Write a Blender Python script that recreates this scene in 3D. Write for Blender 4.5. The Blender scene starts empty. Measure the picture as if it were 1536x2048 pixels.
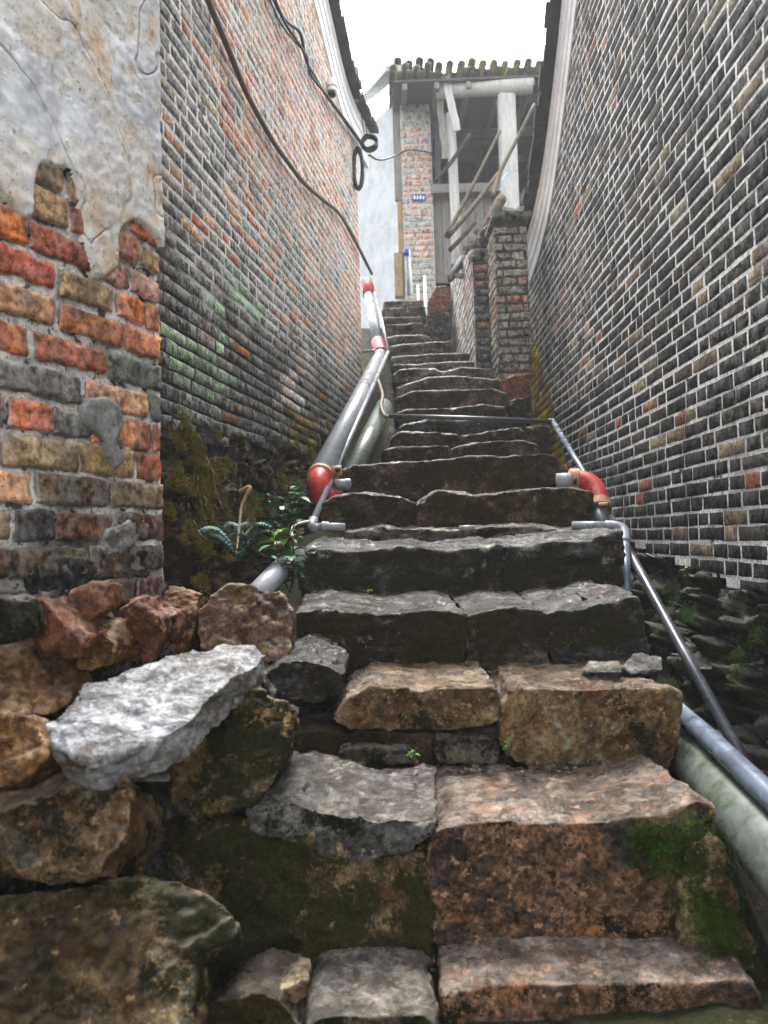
import bpy, bmesh, math, random
import numpy as np
from mathutils import Vector, Matrix, noise

SC = bpy.context.scene
COL = SC.collection
rad = math.radians

# ------------------------------------------------------------------ camera
FPX, PITCH, ROLL = 1540.0, rad(2.0), rad(1.7)
cam_d = bpy.data.cameras.new("camera"); cam = bpy.data.objects.new("camera", cam_d); COL.objects.link(cam)
cam_d.sensor_fit = 'VERTICAL'; cam_d.sensor_height = 36.0; cam_d.lens = 36.0*FPX/2048.0
cam_d.clip_start = 0.02; cam_d.clip_end = 500
fwd = Vector((0, math.cos(PITCH), math.sin(PITCH))); r0 = Vector((1, 0, 0)); u0 = Vector((0, -math.sin(PITCH), math.cos(PITCH)))
Rv = r0*math.cos(ROLL) - u0*math.sin(ROLL); Uv = r0*math.sin(ROLL) + u0*math.cos(ROLL)
M = Matrix((Rv, Uv, -fwd)).transposed().to_4x4(); cam.matrix_world = M
cam_d.dof.use_dof = True; cam_d.dof.focus_distance = 2.55; cam_d.dof.aperture_fstop = 5.0
SC.camera = cam

# ------------------------------------------------------------------ sky, sun, exposure
W = bpy.data.worlds.new("World"); SC.world = W; W.use_nodes = True
wt = W.node_tree; wt.nodes.clear()
sky = wt.nodes.new('ShaderNodeTexSky'); sky.sky_type = 'NISHITA'; sky.sun_disc = False
SUN_EL, SUN_AZ = rad(66), rad(1)
sky.sun_elevation = SUN_EL; sky.sun_rotation = SUN_AZ; sky.air_density = 1.0; sky.dust_density = 4.0; sky.ozone_density = 1.0
hs = wt.nodes.new('ShaderNodeHueSaturation'); hs.inputs['Saturation'].default_value = 0.16; hs.inputs['Value'].default_value = 1.0
bg = wt.nodes.new('ShaderNodeBackground'); bg.inputs['Strength'].default_value = 0.15
wo = wt.nodes.new('ShaderNodeOutputWorld')
wt.links.new(sky.outputs[0], hs.inputs['Color']); wt.links.new(hs.outputs[0], bg.inputs[0]); wt.links.new(bg.outputs[0], wo.inputs[0])
sd = bpy.data.lights.new("sun", 'SUN'); so = bpy.data.objects.new("sun", sd); COL.objects.link(so)
sd.energy = 1.4; sd.angle = rad(22); sd.color = (1, 0.97, 0.92)
sdir = Vector((math.sin(SUN_AZ)*math.cos(SUN_EL), math.cos(SUN_AZ)*math.cos(SUN_EL), math.sin(SUN_EL)))
so.rotation_euler = (-sdir).to_track_quat('-Z', 'Y').to_euler()
SC.view_settings.view_transform = 'Standard'; SC.view_settings.look = 'None'
SC.view_settings.exposure = 2.4; SC.view_settings.gamma = 1.0

# ------------------------------------------------------------------ helpers: pixels of the photo to points at a real distance
def ray(px, py):
    u = (px-768)/FPX; v = (1024-py)/FPX
    return fwd + Rv*u + Uv*v
def P(px, py, D):
    d = ray(px, py); return d*(D/d.y)
LW = (-1.23, 0.164)     # left wall plane  x = a + k*y
RW = (1.12, 0.016)      # right wall plane
def OnW(px, py, w, off=0.0):
    d = ray(px, py); t = w[0]/(d.x - w[1]*d.y); p = d*t
    return p + Vector((off if w is LW else -off, 0, 0))
def interp(x, pts):
    if x <= pts[0][0]: return pts[0][1]
    for (a, b), (c, d) in zip(pts, pts[1:]):
        if x <= c: return b + (d-b)*(x-a)/(c-a)
    return pts[-1][1]
def nz(v, s=1.0, o=0.0): return noise.noise(Vector((v[0]*s+o, v[1]*s+o*1.7, v[2]*s-o)))

def link(name, me, mats=(), parent=None):
    o = bpy.data.objects.new(name, me); COL.objects.link(o)
    for m in (mats if isinstance(mats, (list, tuple)) else [mats]): me.materials.append(m)
    if parent is not None: o.parent = parent; o.matrix_parent_inverse = Matrix.Translation(-parent.location)
    return o
def tag(o, label=None, cat=None, group=None, kind=None):
    if label: o['label'] = label
    if cat: o['category'] = cat
    if group: o['group'] = group
    if kind: o['kind'] = kind
    return o
def thing(name, loc, label, cat, group=None):
    o = bpy.data.objects.new(name, None); COL.objects.link(o); o.location = loc; o.empty_display_size = .1
    return tag(o, label, cat, group)
def recenter(o):
    """put the origin of a one-mesh thing at the middle of its base"""
    me = o.data; n = len(me.vertices); a = np.empty(n*3, 'f'); me.vertices.foreach_get('co', a); a = a.reshape(-1, 3)
    c = Vector(((a[:, 0].min()+a[:, 0].max())/2, (a[:, 1].min()+a[:, 1].max())/2, a[:, 2].min()))
    me.transform(Matrix.Translation(-c)); o.location = c; return o
def smooth(me): me.polygons.foreach_set('use_smooth', [True]*len(me.polygons)); me.update()
def mesh(name, vs, fs, sm=False):
    me = bpy.data.meshes.new(name); me.from_pydata([tuple(v) for v in vs], [], fs); me.update()
    if sm: smooth(me)
    return me

# ------------------------------------------------------------------ node helper
class G:
    def __init__(s, name):
        s.m = bpy.data.materials.new(name); s.m.use_nodes = True; s.t = s.m.node_tree; s.t.nodes.clear()
        s.out = s.t.nodes.new('ShaderNodeOutputMaterial'); s.b = s.t.nodes.new('ShaderNodeBsdfPrincipled')
        s.t.links.new(s.b.outputs[0], s.out.inputs[0])
    def put(s, sock, v):
        if v is None: return
        if hasattr(v, 'is_output'): s.t.links.new(v, sock)
        elif isinstance(v, (tuple, list)) and sock.type == 'RGBA' and len(v) == 3: sock.default_value = (*v, 1)
        else: sock.default_value = v
    def n(s, typ, **pr):
        x = s.t.nodes.new(typ)
        for k, v in pr.items(): setattr(x, k, v)
        return x
    def co(s, scale=(1, 1, 1), rand=True, kind='Object'):
        tc = s.n('ShaderNodeTexCoord'); v = tc.outputs[kind]
        if rand:
            oi = s.n('ShaderNodeObjectInfo'); a = s.n('ShaderNodeVectorMath', operation='ADD'); m = s.n('ShaderNodeMath', operation='MULTIPLY')
            s.put(m.inputs[0], oi.outputs['Random']); m.inputs[1].default_value = 37.0
            s.put(a.inputs[0], v); s.put(a.inputs[1], m.outputs[0]); v = a.outputs[0]
        if scale != (1, 1, 1):
            m = s.n('ShaderNodeVectorMath', operation='MULTIPLY'); s.put(m.inputs[0], v); m.inputs[1].default_value = scale; v = m.outputs[0]
        return v
    def noise(s, v, scale, det=5, ro=.6, dist=0):
        x = s.n('ShaderNodeTexNoise'); s.put(x.inputs['Vector'], v); x.inputs['Scale'].default_value = scale
        x.inputs['Detail'].default_value = det; x.inputs['Roughness'].default_value = ro; x.inputs['Distortion'].default_value = dist
        return x.outputs['Fac']
    def vor(s, v, scale, feat='F1', out='Distance'):
        x = s.n('ShaderNodeTexVoronoi', feature=feat); s.put(x.inputs['Vector'], v); x.inputs['Scale'].default_value = scale
        return x.outputs[out]
    def ramp(s, f, stops):
        x = s.n('ShaderNodeValToRGB'); s.put(x.inputs[0], f); e = x.color_ramp.elements
        e[0].position = stops[0][0]; e[0].color = (*stops[0][1], 1); e[1].position = stops[-1][0]; e[1].color = (*stops[-1][1], 1)
        for p, c in stops[1:-1]:
            q = e.new(p); q.color = (*c, 1)
        return x.outputs[0]
    def mix(s, f, a, b, mode='MIX'):
        x = s.n('ShaderNodeMix', data_type='RGBA', blend_type=mode); s.put(x.inputs[0], f); s.put(x.inputs[6], a); s.put(x.inputs[7], b); return x.outputs[2]
    def ma(s, op, a, b=None, c=None):
        x = s.n('ShaderNodeMath', operation=op); s.put(x.inputs[0], a); s.put(x.inputs[1], b); s.put(x.inputs[2], c); return x.outputs[0]
    def rng(s, f, lo, hi, a=0., b=1.):
        x = s.n('ShaderNodeMapRange', interpolation_type='SMOOTHSTEP'); s.put(x.inputs[0], f)
        x.inputs[1].default_value = lo; x.inputs[2].default_value = hi; x.inputs[3].default_value = a; x.inputs[4].default_value = b; return x.outputs[0]
    def nz(s):
        g = s.n('ShaderNodeNewGeometry'); x = s.n('ShaderNodeSeparateXYZ'); s.put(x.inputs[0], g.outputs['Normal']); return x.outputs[2]
    def att(s, name, out='Color'):
        x = s.n('ShaderNodeAttribute'); x.attribute_name = name; return x.outputs[out]
    def done(s, col, rough=.8, h=None, strength=.5, dist=.01, spec=.5, metal=0):
        s.put(s.b.inputs['Base Color'], col); s.put(s.b.inputs['Roughness'], rough)
        s.b.inputs['Specular IOR Level'].default_value = spec; s.b.inputs['Metallic'].default_value = metal
        if h is not None:
            x = s.n('ShaderNodeBump'); x.inputs['Strength'].default_value = strength; x.inputs['Distance'].default_value = dist
            s.put(x.inputs['Height'], h); s.put(s.b.inputs['Normal'], x.outputs[0])
        return s.m

def stone_mat(name, c, rust=None, rust_at=.56, moss=.0, mosscol=((.012, .014, .004), (.05, .055, .010)), top=None, s=4.0, rough=(.45, .85), lich=0.0, lcol=(.35, .36, .28), grain=.55, layer=1.0):
    """weathered rock: three tone mottling, rust patches, fine grain, lichen spots, moss, paler tops from foot wear and painted-in wet sheen"""
    g = G(name); v = g.co(); vl = g.co((1, 1, layer))
    n1 = g.noise(vl, s, 9, .72, .15); n2 = g.noise(v, s*2.2+1.3, 8, .74, .1); n3 = g.noise(v, 70, 6, .8); n4 = g.noise(vl, 16, 8, .72, .1)
    col = g.ramp(n1, [(.39, c[0]), (.50, c[1]), (.62, c[2])])
    if rust: col = g.mix(g.rng(n2, rust_at-.05, rust_at+.09), col, g.mix(n4, rust, tuple(x*.45 for x in rust)))
    col = g.mix(1.0, col, g.ramp(n3, [(.40, (1-grain,)*3), (.51, (1, 1, 1)), (.62, (1+grain*1.3,)*3)]), 'MULTIPLY')
    col = g.mix(g.rng(n4, .60, .74, 0, .75), col, tuple(x*.28 for x in c[0]))
    geo = g.n('ShaderNodeNewGeometry'); col = g.mix(g.ma('MULTIPLY', g.rng(geo.outputs['Pointiness'], .515, .60), g.rng(n4, .38, .6, .2, .9)), col, tuple(min(.8, x*1.5+.03) for x in c[2]))
    nzv = g.nz()
    if top: 
        tc = g.ramp(n4, [(.40, tuple(x*.22 for x in top)), (.49, tuple(x*.75 for x in top)), (.57, tuple(x*1.35 for x in top)), (.66, tuple(min(.8, x*2.0) for x in top))])
        tc = g.mix(1.0, tc, g.ramp(n3, [(.41, (.5, .5, .5)), (.51, (1, 1, 1)), (.61, (1.6, 1.6, 1.6))]), 'MULTIPLY')
        if rust: tc = g.mix(g.rng(n2, .52, .64, 0, .45), tc, tuple(x*.8 for x in rust))
        col = g.mix(g.ma('MULTIPLY', g.rng(nzv, .45, .85), g.rng(n1, .42, .56, .35, .95)), col, tc)  # up-facing sides painted paler: worn treads plus wet sky sheen in the colour
    sp = g.noise(v, 42, 5, .7); col = g.mix(g.rng(sp, .585, .66, 0, .8), col, tuple(min(.7, x*1.7+.01) for x in c[2]))
    if lich:
        lv = g.vor(v, 16); ln = g.noise(v, 7, 4, .7)
        col = g.mix(g.ma('MULTIPLY', g.rng(lv, .42, .25), g.rng(ln, .66-lich*.3, .72-lich*.3, 0, .8)), col, lcol)
    mm = None
    if moss:
        mn = g.noise(v, 5.5, 8, .76, .1); mf = g.noise(v, 150, 3, .8)
        mm = g.rng(g.ma('ADD', mn, g.ma('MULTIPLY', mf, .30)), .79-moss*.42, .85-moss*.42)
        if top: mm = g.ma('MULTIPLY', mm, g.rng(nzv, .9, .6, .3, 1))
        col = g.mix(mm, col, g.mix(g.rng(mf, .35, .7), mosscol[0], g.mix(g.rng(mn, .5, .75), mosscol[1], tuple(x*1.7 for x in mosscol[1]))))
    r = g.rng(n4, .35, .7, rough[0], rough[1])
    if top: r = g.ma('MULTIPLY', r, g.rng(nzv, .5, .9, 1, .5))
    if mm is not None: r = g.ma('MAXIMUM', r, g.ma('MULTIPLY', mm, .92))
    h = g.ma('ADD', g.ma('MULTIPLY', n3, .45), g.ma('ADD', g.ma('MULTIPLY', n4, .9), n2))
    m_ = g.done(col, r, h, .85, .03, .2)
    if top: g.put(g.b.inputs['Specular IOR Level'], g.rng(nzv, .4, .85, .16, .9))
    return m_

def brick_mat(name, dark=.5, white=.5, grain=.6):
    """old brick: tint per brick from the mesh, dirt, pitting and lime bloom"""
    g = G(name); v = g.co(rand=False); vs = g.co((1, 1, .75), rand=False)
    t = g.att('tint'); al = g.att('tint', 'Alpha')
    n1 = g.noise(v, 9, 6, .7, .5); n2 = g.noise(v, 48, 6, .72); n3 = g.noise(vs, 22, 5, .7, .6); n4 = g.noise(v, 2.2, 5, .65)
    col = g.mix(1, t, g.ramp(n1, [(.38, (.5, .5, .5)), (.5, (1, 1, 1)), (.62, (1.55, 1.5, 1.4))]), 'MULTIPLY')
    col = g.mix(1, col, g.ramp(n2, [(.39, (1-grain,)*3), (.5, (1, 1, 1)), (.62, (1+grain*1.0,)*3)]), 'MULTIPLY')
    col = g.mix(g.rng(n3, .56, .70, 0, dark), col, (.018, .018, .019))
    w = g.ma('MULTIPLY', al, g.rng(g.ma('ADD', n3, g.ma('MULTIPLY', n2, .5)), .66, .86, 0, white))
    col = g.mix(w, col, (.62, .62, .60))
    ed = g.att('edge', 'Fac')
    col = g.mix(g.ma('MULTIPLY', g.rng(g.ma('ADD', g.ma('MULTIPLY', ed, .55), g.ma('MULTIPLY', n1, .9)), .66, .84, 0, white), al), col, (.66, .66, .64))
    pits = g.rng(g.vor(v, 75), .16, .05)
    pm = g.ma('MULTIPLY', pits, g.rng(n1, .45, .6))
    col = g.mix(pm, col, (.01, .01, .01))
    h = g.ma('ADD', g.ma('MULTIPLY', n2, .6), g.ma('SUBTRACT', g.ma('MULTIPLY', n3, .8), g.ma('MULTIPLY', pm, .6)))
    return g.done(col, g.rng(n1, .3, .7, .7, .98), h, .7, .012, .15)

def mortar_mat(name, gap=.62, gs=7):
    g = G(name); v = g.co(rand=False); t = g.att('tint')
    n1 = g.noise(v, 60, 5, .7); n2 = g.noise(v, gs, 8, .74)
    col = g.mix(1, t, g.ramp(n1, [(.38, (.5, .5, .5)), (.54, (1.05, 1.05, 1.05))]), 'MULTIPLY')
    col = g.mix(g.rng(n2, gap-.03, gap+.05, 0, .95), col, (.03, .028, .025))
    return g.done(col, .9, n1, .8, .01, .2)

def plain_mat(name, c, rough=.6, var=.35, sc=12, spec=.5, dirt=None, dirt_at=.58, metal=0, scale=(1, 1, 1), bump=.3):
    g = G(name); v = g.co(scale); n1 = g.noise(v, sc, 6, .65, .3); n2 = g.noise(v, sc*6, 4, .7)
    col = g.mix(1, c, g.ramp(n1, [(.3, (1-var,)*3), (.7, (1+var,)*3)]), 'MULTIPLY')
    col = g.mix(1, col, g.ramp(n2, [(.3, (1-var*.6,)*3), (.7, (1+var*.5,)*3)]), 'MULTIPLY')
    if dirt: col = g.mix(g.rng(n1, dirt_at-.06, dirt_at+.08), col, dirt)
    return g.done(col, g.rng(n1, .3, .7, max(rough-.12, .05), min(rough+.12, 1)), g.ma('ADD', n1, g.ma('MULTIPLY', n2, .4)), bump, .01, spec, metal)

# ------------------------------------------------------------------ materials
MB_R = brick_mat('grey_brick', .7, .38, .6); MB_L = brick_mat('old_grey_brick', .55, 1.0); MB_O = brick_mat('red_brick', .6, .35, .6)
MORT = mortar_mat('lime_mortar', .60, 5); MORT_N = mortar_mat('crumbling_mortar', .545, 30)
DARKMOSS = ((.006, .006, .003), (.020, .019, .004)); GREENMOSS = ((.010, .022, .004), (.045, .085, .010)); YELMOSS = ((.03, .024, .004), (.16, .115, .012))
M_slate = stone_mat('wet_dark_slate', ((0.0082, 0.008, 0.0085), (0.0258, 0.0242, 0.0237), (0.0997, 0.0943, 0.0879)), (.17, .08, .026), .575, .40, ((.008, .008, .002), (.036, .032, .005)), (.15, .15, .155), 5, (.30, .7), .35, layer=2.2)
M_slate2 = stone_mat('mossy_slate', ((0.0092, 0.0081, 0.0071), (0.0276, 0.0238, 0.0179), (0.1116, 0.0938, 0.0714)), (.16, .07, .02), .58, .48, ((.008, .008, .002), (.040, .034, .005)), (.13, .125, .115), 5, (.35, .8), .25, layer=2.0)
M_dirtstep = stone_mat('mossy_brown_stone', ((0.0118, 0.0088, 0.0054), (0.042, 0.0275, 0.0155), (0.1444, 0.0975, 0.0571)), (.19, .085, .026), .57, .46, ((.010, .008, .002), (.055, .038, .005)), (.14, .115, .085), 5, (.4, .85), .2, layer=1.6)
M_upstep = stone_mat('upper_step_stone', ((0.024, 0.0216, 0.0168), (0.078, 0.0684, 0.0576), (0.192, 0.174, 0.144)), (.16, .08, .035), .60, .30, ((.012, .010, .003), (.05, .042, .008)), (.24, .225, .20), 5, (.3, .75), .3, layer=2.0)
M_palestep = stone_mat('pale_step_stone', ((.030, .025, .018), (.085, .07, .05), (.18, .155, .12)), (.13, .065, .025), .6, .35, DARKMOSS, (.22, .195, .165), 5, (.35, .8), .2)
M_orange = stone_mat('orange_granite', ((0.0275, 0.0238, 0.0225), (0.1063, 0.065, 0.0413), (0.35, 0.1938, 0.1063)), (.36, .17, .075), .54, .22, DARKMOSS, (.26, .215, .175), 5.5, (.35, .8), .2, grain=.75)
M_tan = stone_mat('tan_stone', ((0.026, 0.0182, 0.0104), (0.1105, 0.0715, 0.0351), (0.273, 0.1885, 0.0936)), (.17, .07, .018), .55, .26, DARKMOSS, (.20, .145, .095), 5, (.4, .85), .35)
M_brown = stone_mat('brown_sandstone', ((0.065, 0.0325, 0.013), (0.195, 0.0988, 0.0351), (0.364, 0.208, 0.0845)), (.21, .07, .018), .54, .12, DARKMOSS, (.40, .28, .16), 4.5, (.5, .9), .1, layer=1.5)
M_red = stone_mat('red_sandstone', ((0.05, 0.0225, 0.0125), (0.1625, 0.0625, 0.0312), (0.275, 0.125, 0.0688)), (.22, .07, .025), .54, .16, DARKMOSS, (.30, .16, .09), 6, (.5, .9), .1)
M_pink = stone_mat('pink_lichened_stone', ((0.0325, 0.0208, 0.0156), (0.143, 0.0754, 0.0546), (0.26, 0.1625, 0.117)), (.016, .015, .015), .55, .22, YELMOSS, (.34, .29, .17), 5, (.4, .85), .35, (.36, .30, .12))
M_white = stone_mat('white_quartz_stone', ((.10, .085, .065), (.28, .27, .25), (.55, .56, .58)), (.16, .095, .045), .56, 0, DARKMOSS, (.50, .51, .54), 4.5, (.3, .6), 0, grain=.4, layer=2.5)
M_mossrock = stone_mat('mossy_boulder', ((0.0322, 0.0217, 0.0104), (0.137, 0.0868, 0.0343), (0.3224, 0.217, 0.0894)), (.11, .052, .016), .56, .48, ((.008, .009, .002), (.028, .028, .005)), (.15, .115, .06), 5, (.45, .85), .3, (.30, .30, .14))
M_mossbank = stone_mat('moss_bank', ((0.0278, 0.0195, 0.0102), (0.0927, 0.06, 0.0291), (0.2626, 0.18, 0.0947)), (.16, .065, .02), .565, .46, ((.012, .012, .002), (.045, .044, .007)), None, 5, (.6, .95), .2)
M_found = stone_mat('damp_rubble', ((.006, .006, .006), (.018, .017, .015), (.06, .055, .05)), (.13, .07, .03), .60, .48, ((.008, .009, .002), (.032, .033, .006)), (.085, .085, .08), 6, (.4, .85), .3, (.3, .34, .26))
M_foundL = stone_mat('mossy_rubble', ((0.0091, 0.0078, 0.0065), (0.039, 0.0286, 0.0195), (0.182, 0.13, 0.0845)), (.20, .085, .03), .555, .50, ((.012, .011, .002), (.085, .068, .008)), None, 7, (.55, .9), .3, (.32, .38, .28))
M_paleslate = stone_mat('pale_slate', ((.035, .033, .030), (.095, .088, .08), (.19, .18, .17)), (.12, .07, .035), .6, .3, DARKMOSS, (.21, .185, .16), 6, (.32, .65), .2, layer=2.5)
M_wallstone = stone_mat('stone_in_wall', ((.014, .013, .012), (.05, .047, .043), (.15, .14, .13)), None, .6, .35, DARKMOSS, None, 8, (.5, .9), .2)
M_soil = stone_mat('damp_soil', ((.010, .008, .005), (.028, .021, .014), (.07, .055, .038)), (.07, .035, .014), .6, .45, ((.012, .014, .004), (.04, .048, .008)), None, 9, (.6, .95), .1, grain=.8)
M_moss = plain_mat('green_moss', (.030, .062, .006), .95, .9, 30, .1)
M_ymoss = plain_mat('yellow_moss', (.11, .088, .010), .95, .6, 30, .1)
def plaster_mat():
    g = G('old_lime_plaster'); v = g.co(rand=False); a = g.noise(v, 3.2, 7, .62, .3); b = g.noise(v, 5.5, 8, .7, .2); c = g.noise(v, 85, 6, .8); d = g.noise(g.co((1, 1, .4), rand=False), 9, 6, .7)
    rough_coat = g.mix(g.rng(b, .42, .62), (.82, .77, .70), (.70, .52, .34)); rough_coat = g.mix(g.rng(d, .44, .58), rough_coat, (.86, .85, .83))
    smooth_coat = g.mix(g.rng(d, .36, .62), (.52, .52, .53), (.84, .85, .88))
    m = g.rng(a, .515, .56); col = g.mix(m, rough_coat, smooth_coat)
    sp = g.ma('MULTIPLY', g.rng(c, .54, .66), g.rng(m, 0, 1, .8, .25)); col = g.mix(sp, col, (.05, .045, .042))
    ck = g.noise(v, 2.6, 2.5, .5); crack = g.rng(g.ma('ABSOLUTE', g.ma('SUBTRACT', ck, .5)), .007, .0); col = g.mix(g.ma('MULTIPLY', crack, g.rng(d, .47, .56, 0, .5)), col, (.10, .09, .08))
    h = g.ma('ADD', g.ma('MULTIPLY', c, g.rng(m, 0, 1, .55, .12)), g.ma('SUBTRACT', g.ma('MULTIPLY', b, .4), g.ma('MULTIPLY', crack, .5)))
    return g.done(col, .85, g.ma('ADD', h, g.ma('MULTIPLY', m, .35)), .6, .02, .25)
M_plaster = plaster_mat()
M_cement = plain_mat('grey_cement', (.20, .195, .185), .9, .6, 20, .3, (.06, .06, .055), .66)
M_white_render = plain_mat('white_limewash', (.88, .88, .88), .85, .14, 5, .2, (.42, .42, .40), .68)
M_housewall = plain_mat('weathered_whitewash', (.52, .54, .57), .9, .22, 4, .2, (.28, .28, .28), .66)
M_clay = plain_mat('tan_clay_render', (.42, .30, .17), .9, .3, 9, .2, (.25, .2, .14), .6)
M_tile = plain_mat('dark_roof_tile', (.045, .047, .05), .8, .5, 14, .4, (.10, .10, .07), .62)
M_mosstile = plain_mat('mossy_roof_tile', (.30, .29, .24), .9, .4, 3, .3, (.36, .34, .15), .50)
M_wood = plain_mat('grey_weathered_wood', (.27, .255, .235), .8, .45, 8, .3, (.10, .09, .08), .62, scale=(6, 6, .6))
M_palewood = plain_mat('pale_weathered_wood', (.52, .51, .49), .8, .3, 8, .3, (.30, .2, .14), .66, scale=(6, 6, .6))
M_darkwood = plain_mat('dark_old_wood', (.10, .105, .115), .85, .5, 8, .3, None, scale=(6, 6, .6))
M_bamboo = plain_mat('dry_bamboo', (.075, .060, .040), .95, .6, 12, .05, (.08, .07, .055), .62)
M_pipe = plain_mat('grey_plastic_pipe', (.23, .25, .275), .34, .22, 7, .5, (.10, .095, .08), .64, bump=.08)
M_pipeblue = plain_mat('blue_grey_pipe', (.10, .125, .165), .33, .35, 14, .5, (.30, .32, .36), .60, bump=.1)
M_pipeold = plain_mat('algae_stained_pipe', (.12, .14, .125), .36, .5, 9, .5, (.035, .055, .024), .53, bump=.15)
M_pipedark = plain_mat('dark_plastic_pipe', (.045, .052, .062), .35, .35, 12, .5, (.16, .15, .14), .64, bump=.1)
M_redp = plain_mat('red_fitting', (.40, .028, .018), .5, .5, 16, .4, (.06, .022, .016), .59, bump=.15)
M_clamp = plain_mat('rusty_pink_clamp', (.42, .22, .14), .6, .4, 22, .4, (.30, .11, .04), .56)
M_metal = plain_mat('galvanised_clip', (.5, .5, .5), .4, .2, 20, .5, metal=.7)
M_bolt = plain_mat('dark_bolt', (.02, .02, .02), .4, .2, 20, .5)
M_cable = plain_mat('black_cable', (.018, .018, .018), .5, .2, 20, .4)
M_cabley = plain_mat('weathered_brown_cable', (.13, .10, .055), .6, .4, 12, .4)
M_white_tape = plain_mat('white_cord', (.62, .60, .56), .7, .2, 20, .3)
M_blue = plain_mat('blue_enamel', (.02, .07, .36), .35, .2, 20, .5)
M_leafd = plain_mat('dark_green_leaf', (.05, .15, .065), .38, .4, 25, .5)
M_leafl = plain_mat('fresh_green_leaf', (.10, .26, .018), .42, .3, 25, .5)
M_fern = plain_mat('blue_green_fern', (.055, .15, .115), .5, .4, 25, .4)
M_stem = plain_mat('brown_stem', (.075, .048, .022), .8, .3, 25, .3)
M_root = plain_mat('dry_root', (.30, .20, .09), .8, .4, 25, .3)
M_litter = plain_mat('dry_leaf', (.30, .12, .035), .8, .5, 40, .3)

# ------------------------------------------------------------------ shape builders
def laplace(co, ed, it=2, f=.5):
    n = len(co); deg = np.bincount(ed.ravel(), minlength=n).astype('f')[:, None]; deg[deg == 0] = 1
    for _ in range(it):
        s = np.zeros_like(co); np.add.at(s, ed[:, 0], co[ed[:, 1]]); np.add.at(s, ed[:, 1], co[ed[:, 0]])
        co = co*(1-f) + f*s/deg
    return co
def rock_from_prism(front, back, vox, amp, seed, chop, rnd, layer, rng):
    bm = bmesh.new()
    fv = [bm.verts.new(p) for p in front]; bv = [bm.verts.new(p) for p in back]; n = len(fv)
    f1 = bm.faces.new(fv); f2 = bm.faces.new(bv[::-1])
    for i in range(n): bm.faces.new((fv[i], bv[i], bv[(i+1) % n], fv[(i+1) % n]))
    bmesh.ops.triangulate(bm, faces=[f1, f2]); bmesh.ops.recalc_face_normals(bm, faces=bm.faces)
    c = sum((v.co for v in bm.verts), Vector())/len(bm.verts)
    for _ in range(chop):
        d = Vector((rng.uniform(-1, 1), rng.uniform(-1, .3), rng.uniform(-.5, 1))).normalized()
        m = max((v.co-c).dot(d) for v in bm.verts)
        r = bmesh.ops.bisect_plane(bm, geom=bm.verts[:]+bm.edges[:]+bm.faces[:], plane_co=c+d*m*rng.uniform(.80, .92), plane_no=d, clear_outer=True)
        ed = [e for e in r['geom_cut'] if isinstance(e, bmesh.types.BMEdge)]
        try: bmesh.ops.holes_fill(bm, edges=[e for e in bm.edges if len(e.link_faces) == 1])
        except Exception: pass
    bmesh.ops.recalc_face_normals(bm, faces=bm.faces)
    me = bpy.data.meshes.new('rock'); bm.to_mesh(me); bm.free()
    o = bpy.data.objects.new('tmp', me); COL.objects.link(o)
    m = o.modifiers.new('r', 'REMESH'); m.mode = 'VOXEL'; m.voxel_size = vox
    dg = bpy.context.evaluated_depsgraph_get(); me2 = bpy.data.meshes.new_from_object(o.evaluated_get(dg))
    bpy.data.objects.remove(o); bpy.data.meshes.remove(me)
    nv = len(me2.vertices); co = np.empty(nv*3, 'f'); me2.vertices.foreach_get('co', co); co = co.reshape(-1, 3)
    ed = np.empty(len(me2.edges)*2, 'i'); me2.edges.foreach_get('vertices', ed); ed = ed.reshape(-1, 2)
    co = laplace(co, ed, rnd, .5); me2.vertices.foreach_set('co', co.ravel()); me2.update()
    no = np.empty(nv*3, 'f'); me2.vertices.foreach_get('normal', no); no = no.reshape(-1, 3)
    size = float(np.linalg.norm(co.max(0)-co.min(0))); o1 = seed*3.17
    d = np.empty(nv, 'f')
    for i in range(nv):
        p = Vector(co[i]); q = Vector((p.x, p.y, p.z*layer))
        a = noise.fractal(q*(3.2/size)+Vector((o1, o1, 0)), 1.0, 2.1, 3)
        vd = noise.voronoi(q*(5.5/size)+Vector((o1, 0, o1)))[0]; b = min(vd[1]-vd[0], .35)
        c2 = noise.fractal(q*(16/size)+Vector((0, o1, o1)), .9, 2.2, 4)
        e = noise.fractal(q*26+Vector((o1, o1, o1)), .8, 2.2, 3)
        q3 = q*(8.5/size)+Vector((o1, o1, 0)); q3 += Vector((nz(q3, 1.9), nz(q3, 1.9, 4), nz(q3, 1.9, 9)))*.2; ds3, pt3 = noise.voronoi(q3); k3 = pt3[0]
        fc = (noise.cell(k3*7.3)-.5)*.7 + (q3-k3).dot(noise.cell_vector(k3*5.1)-Vector((.5, .5, .5)))*1.5
        d[i] = amp*size*(a*.8 + (b-.2)*.8 + c2*.35 + fc*.55) + .005*e
    co = co + no*d[:, None]
    me2.vertices.foreach_set('co', co.ravel()); me2.update(); smooth(me2)
    return me2
_seed = [0]
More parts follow.
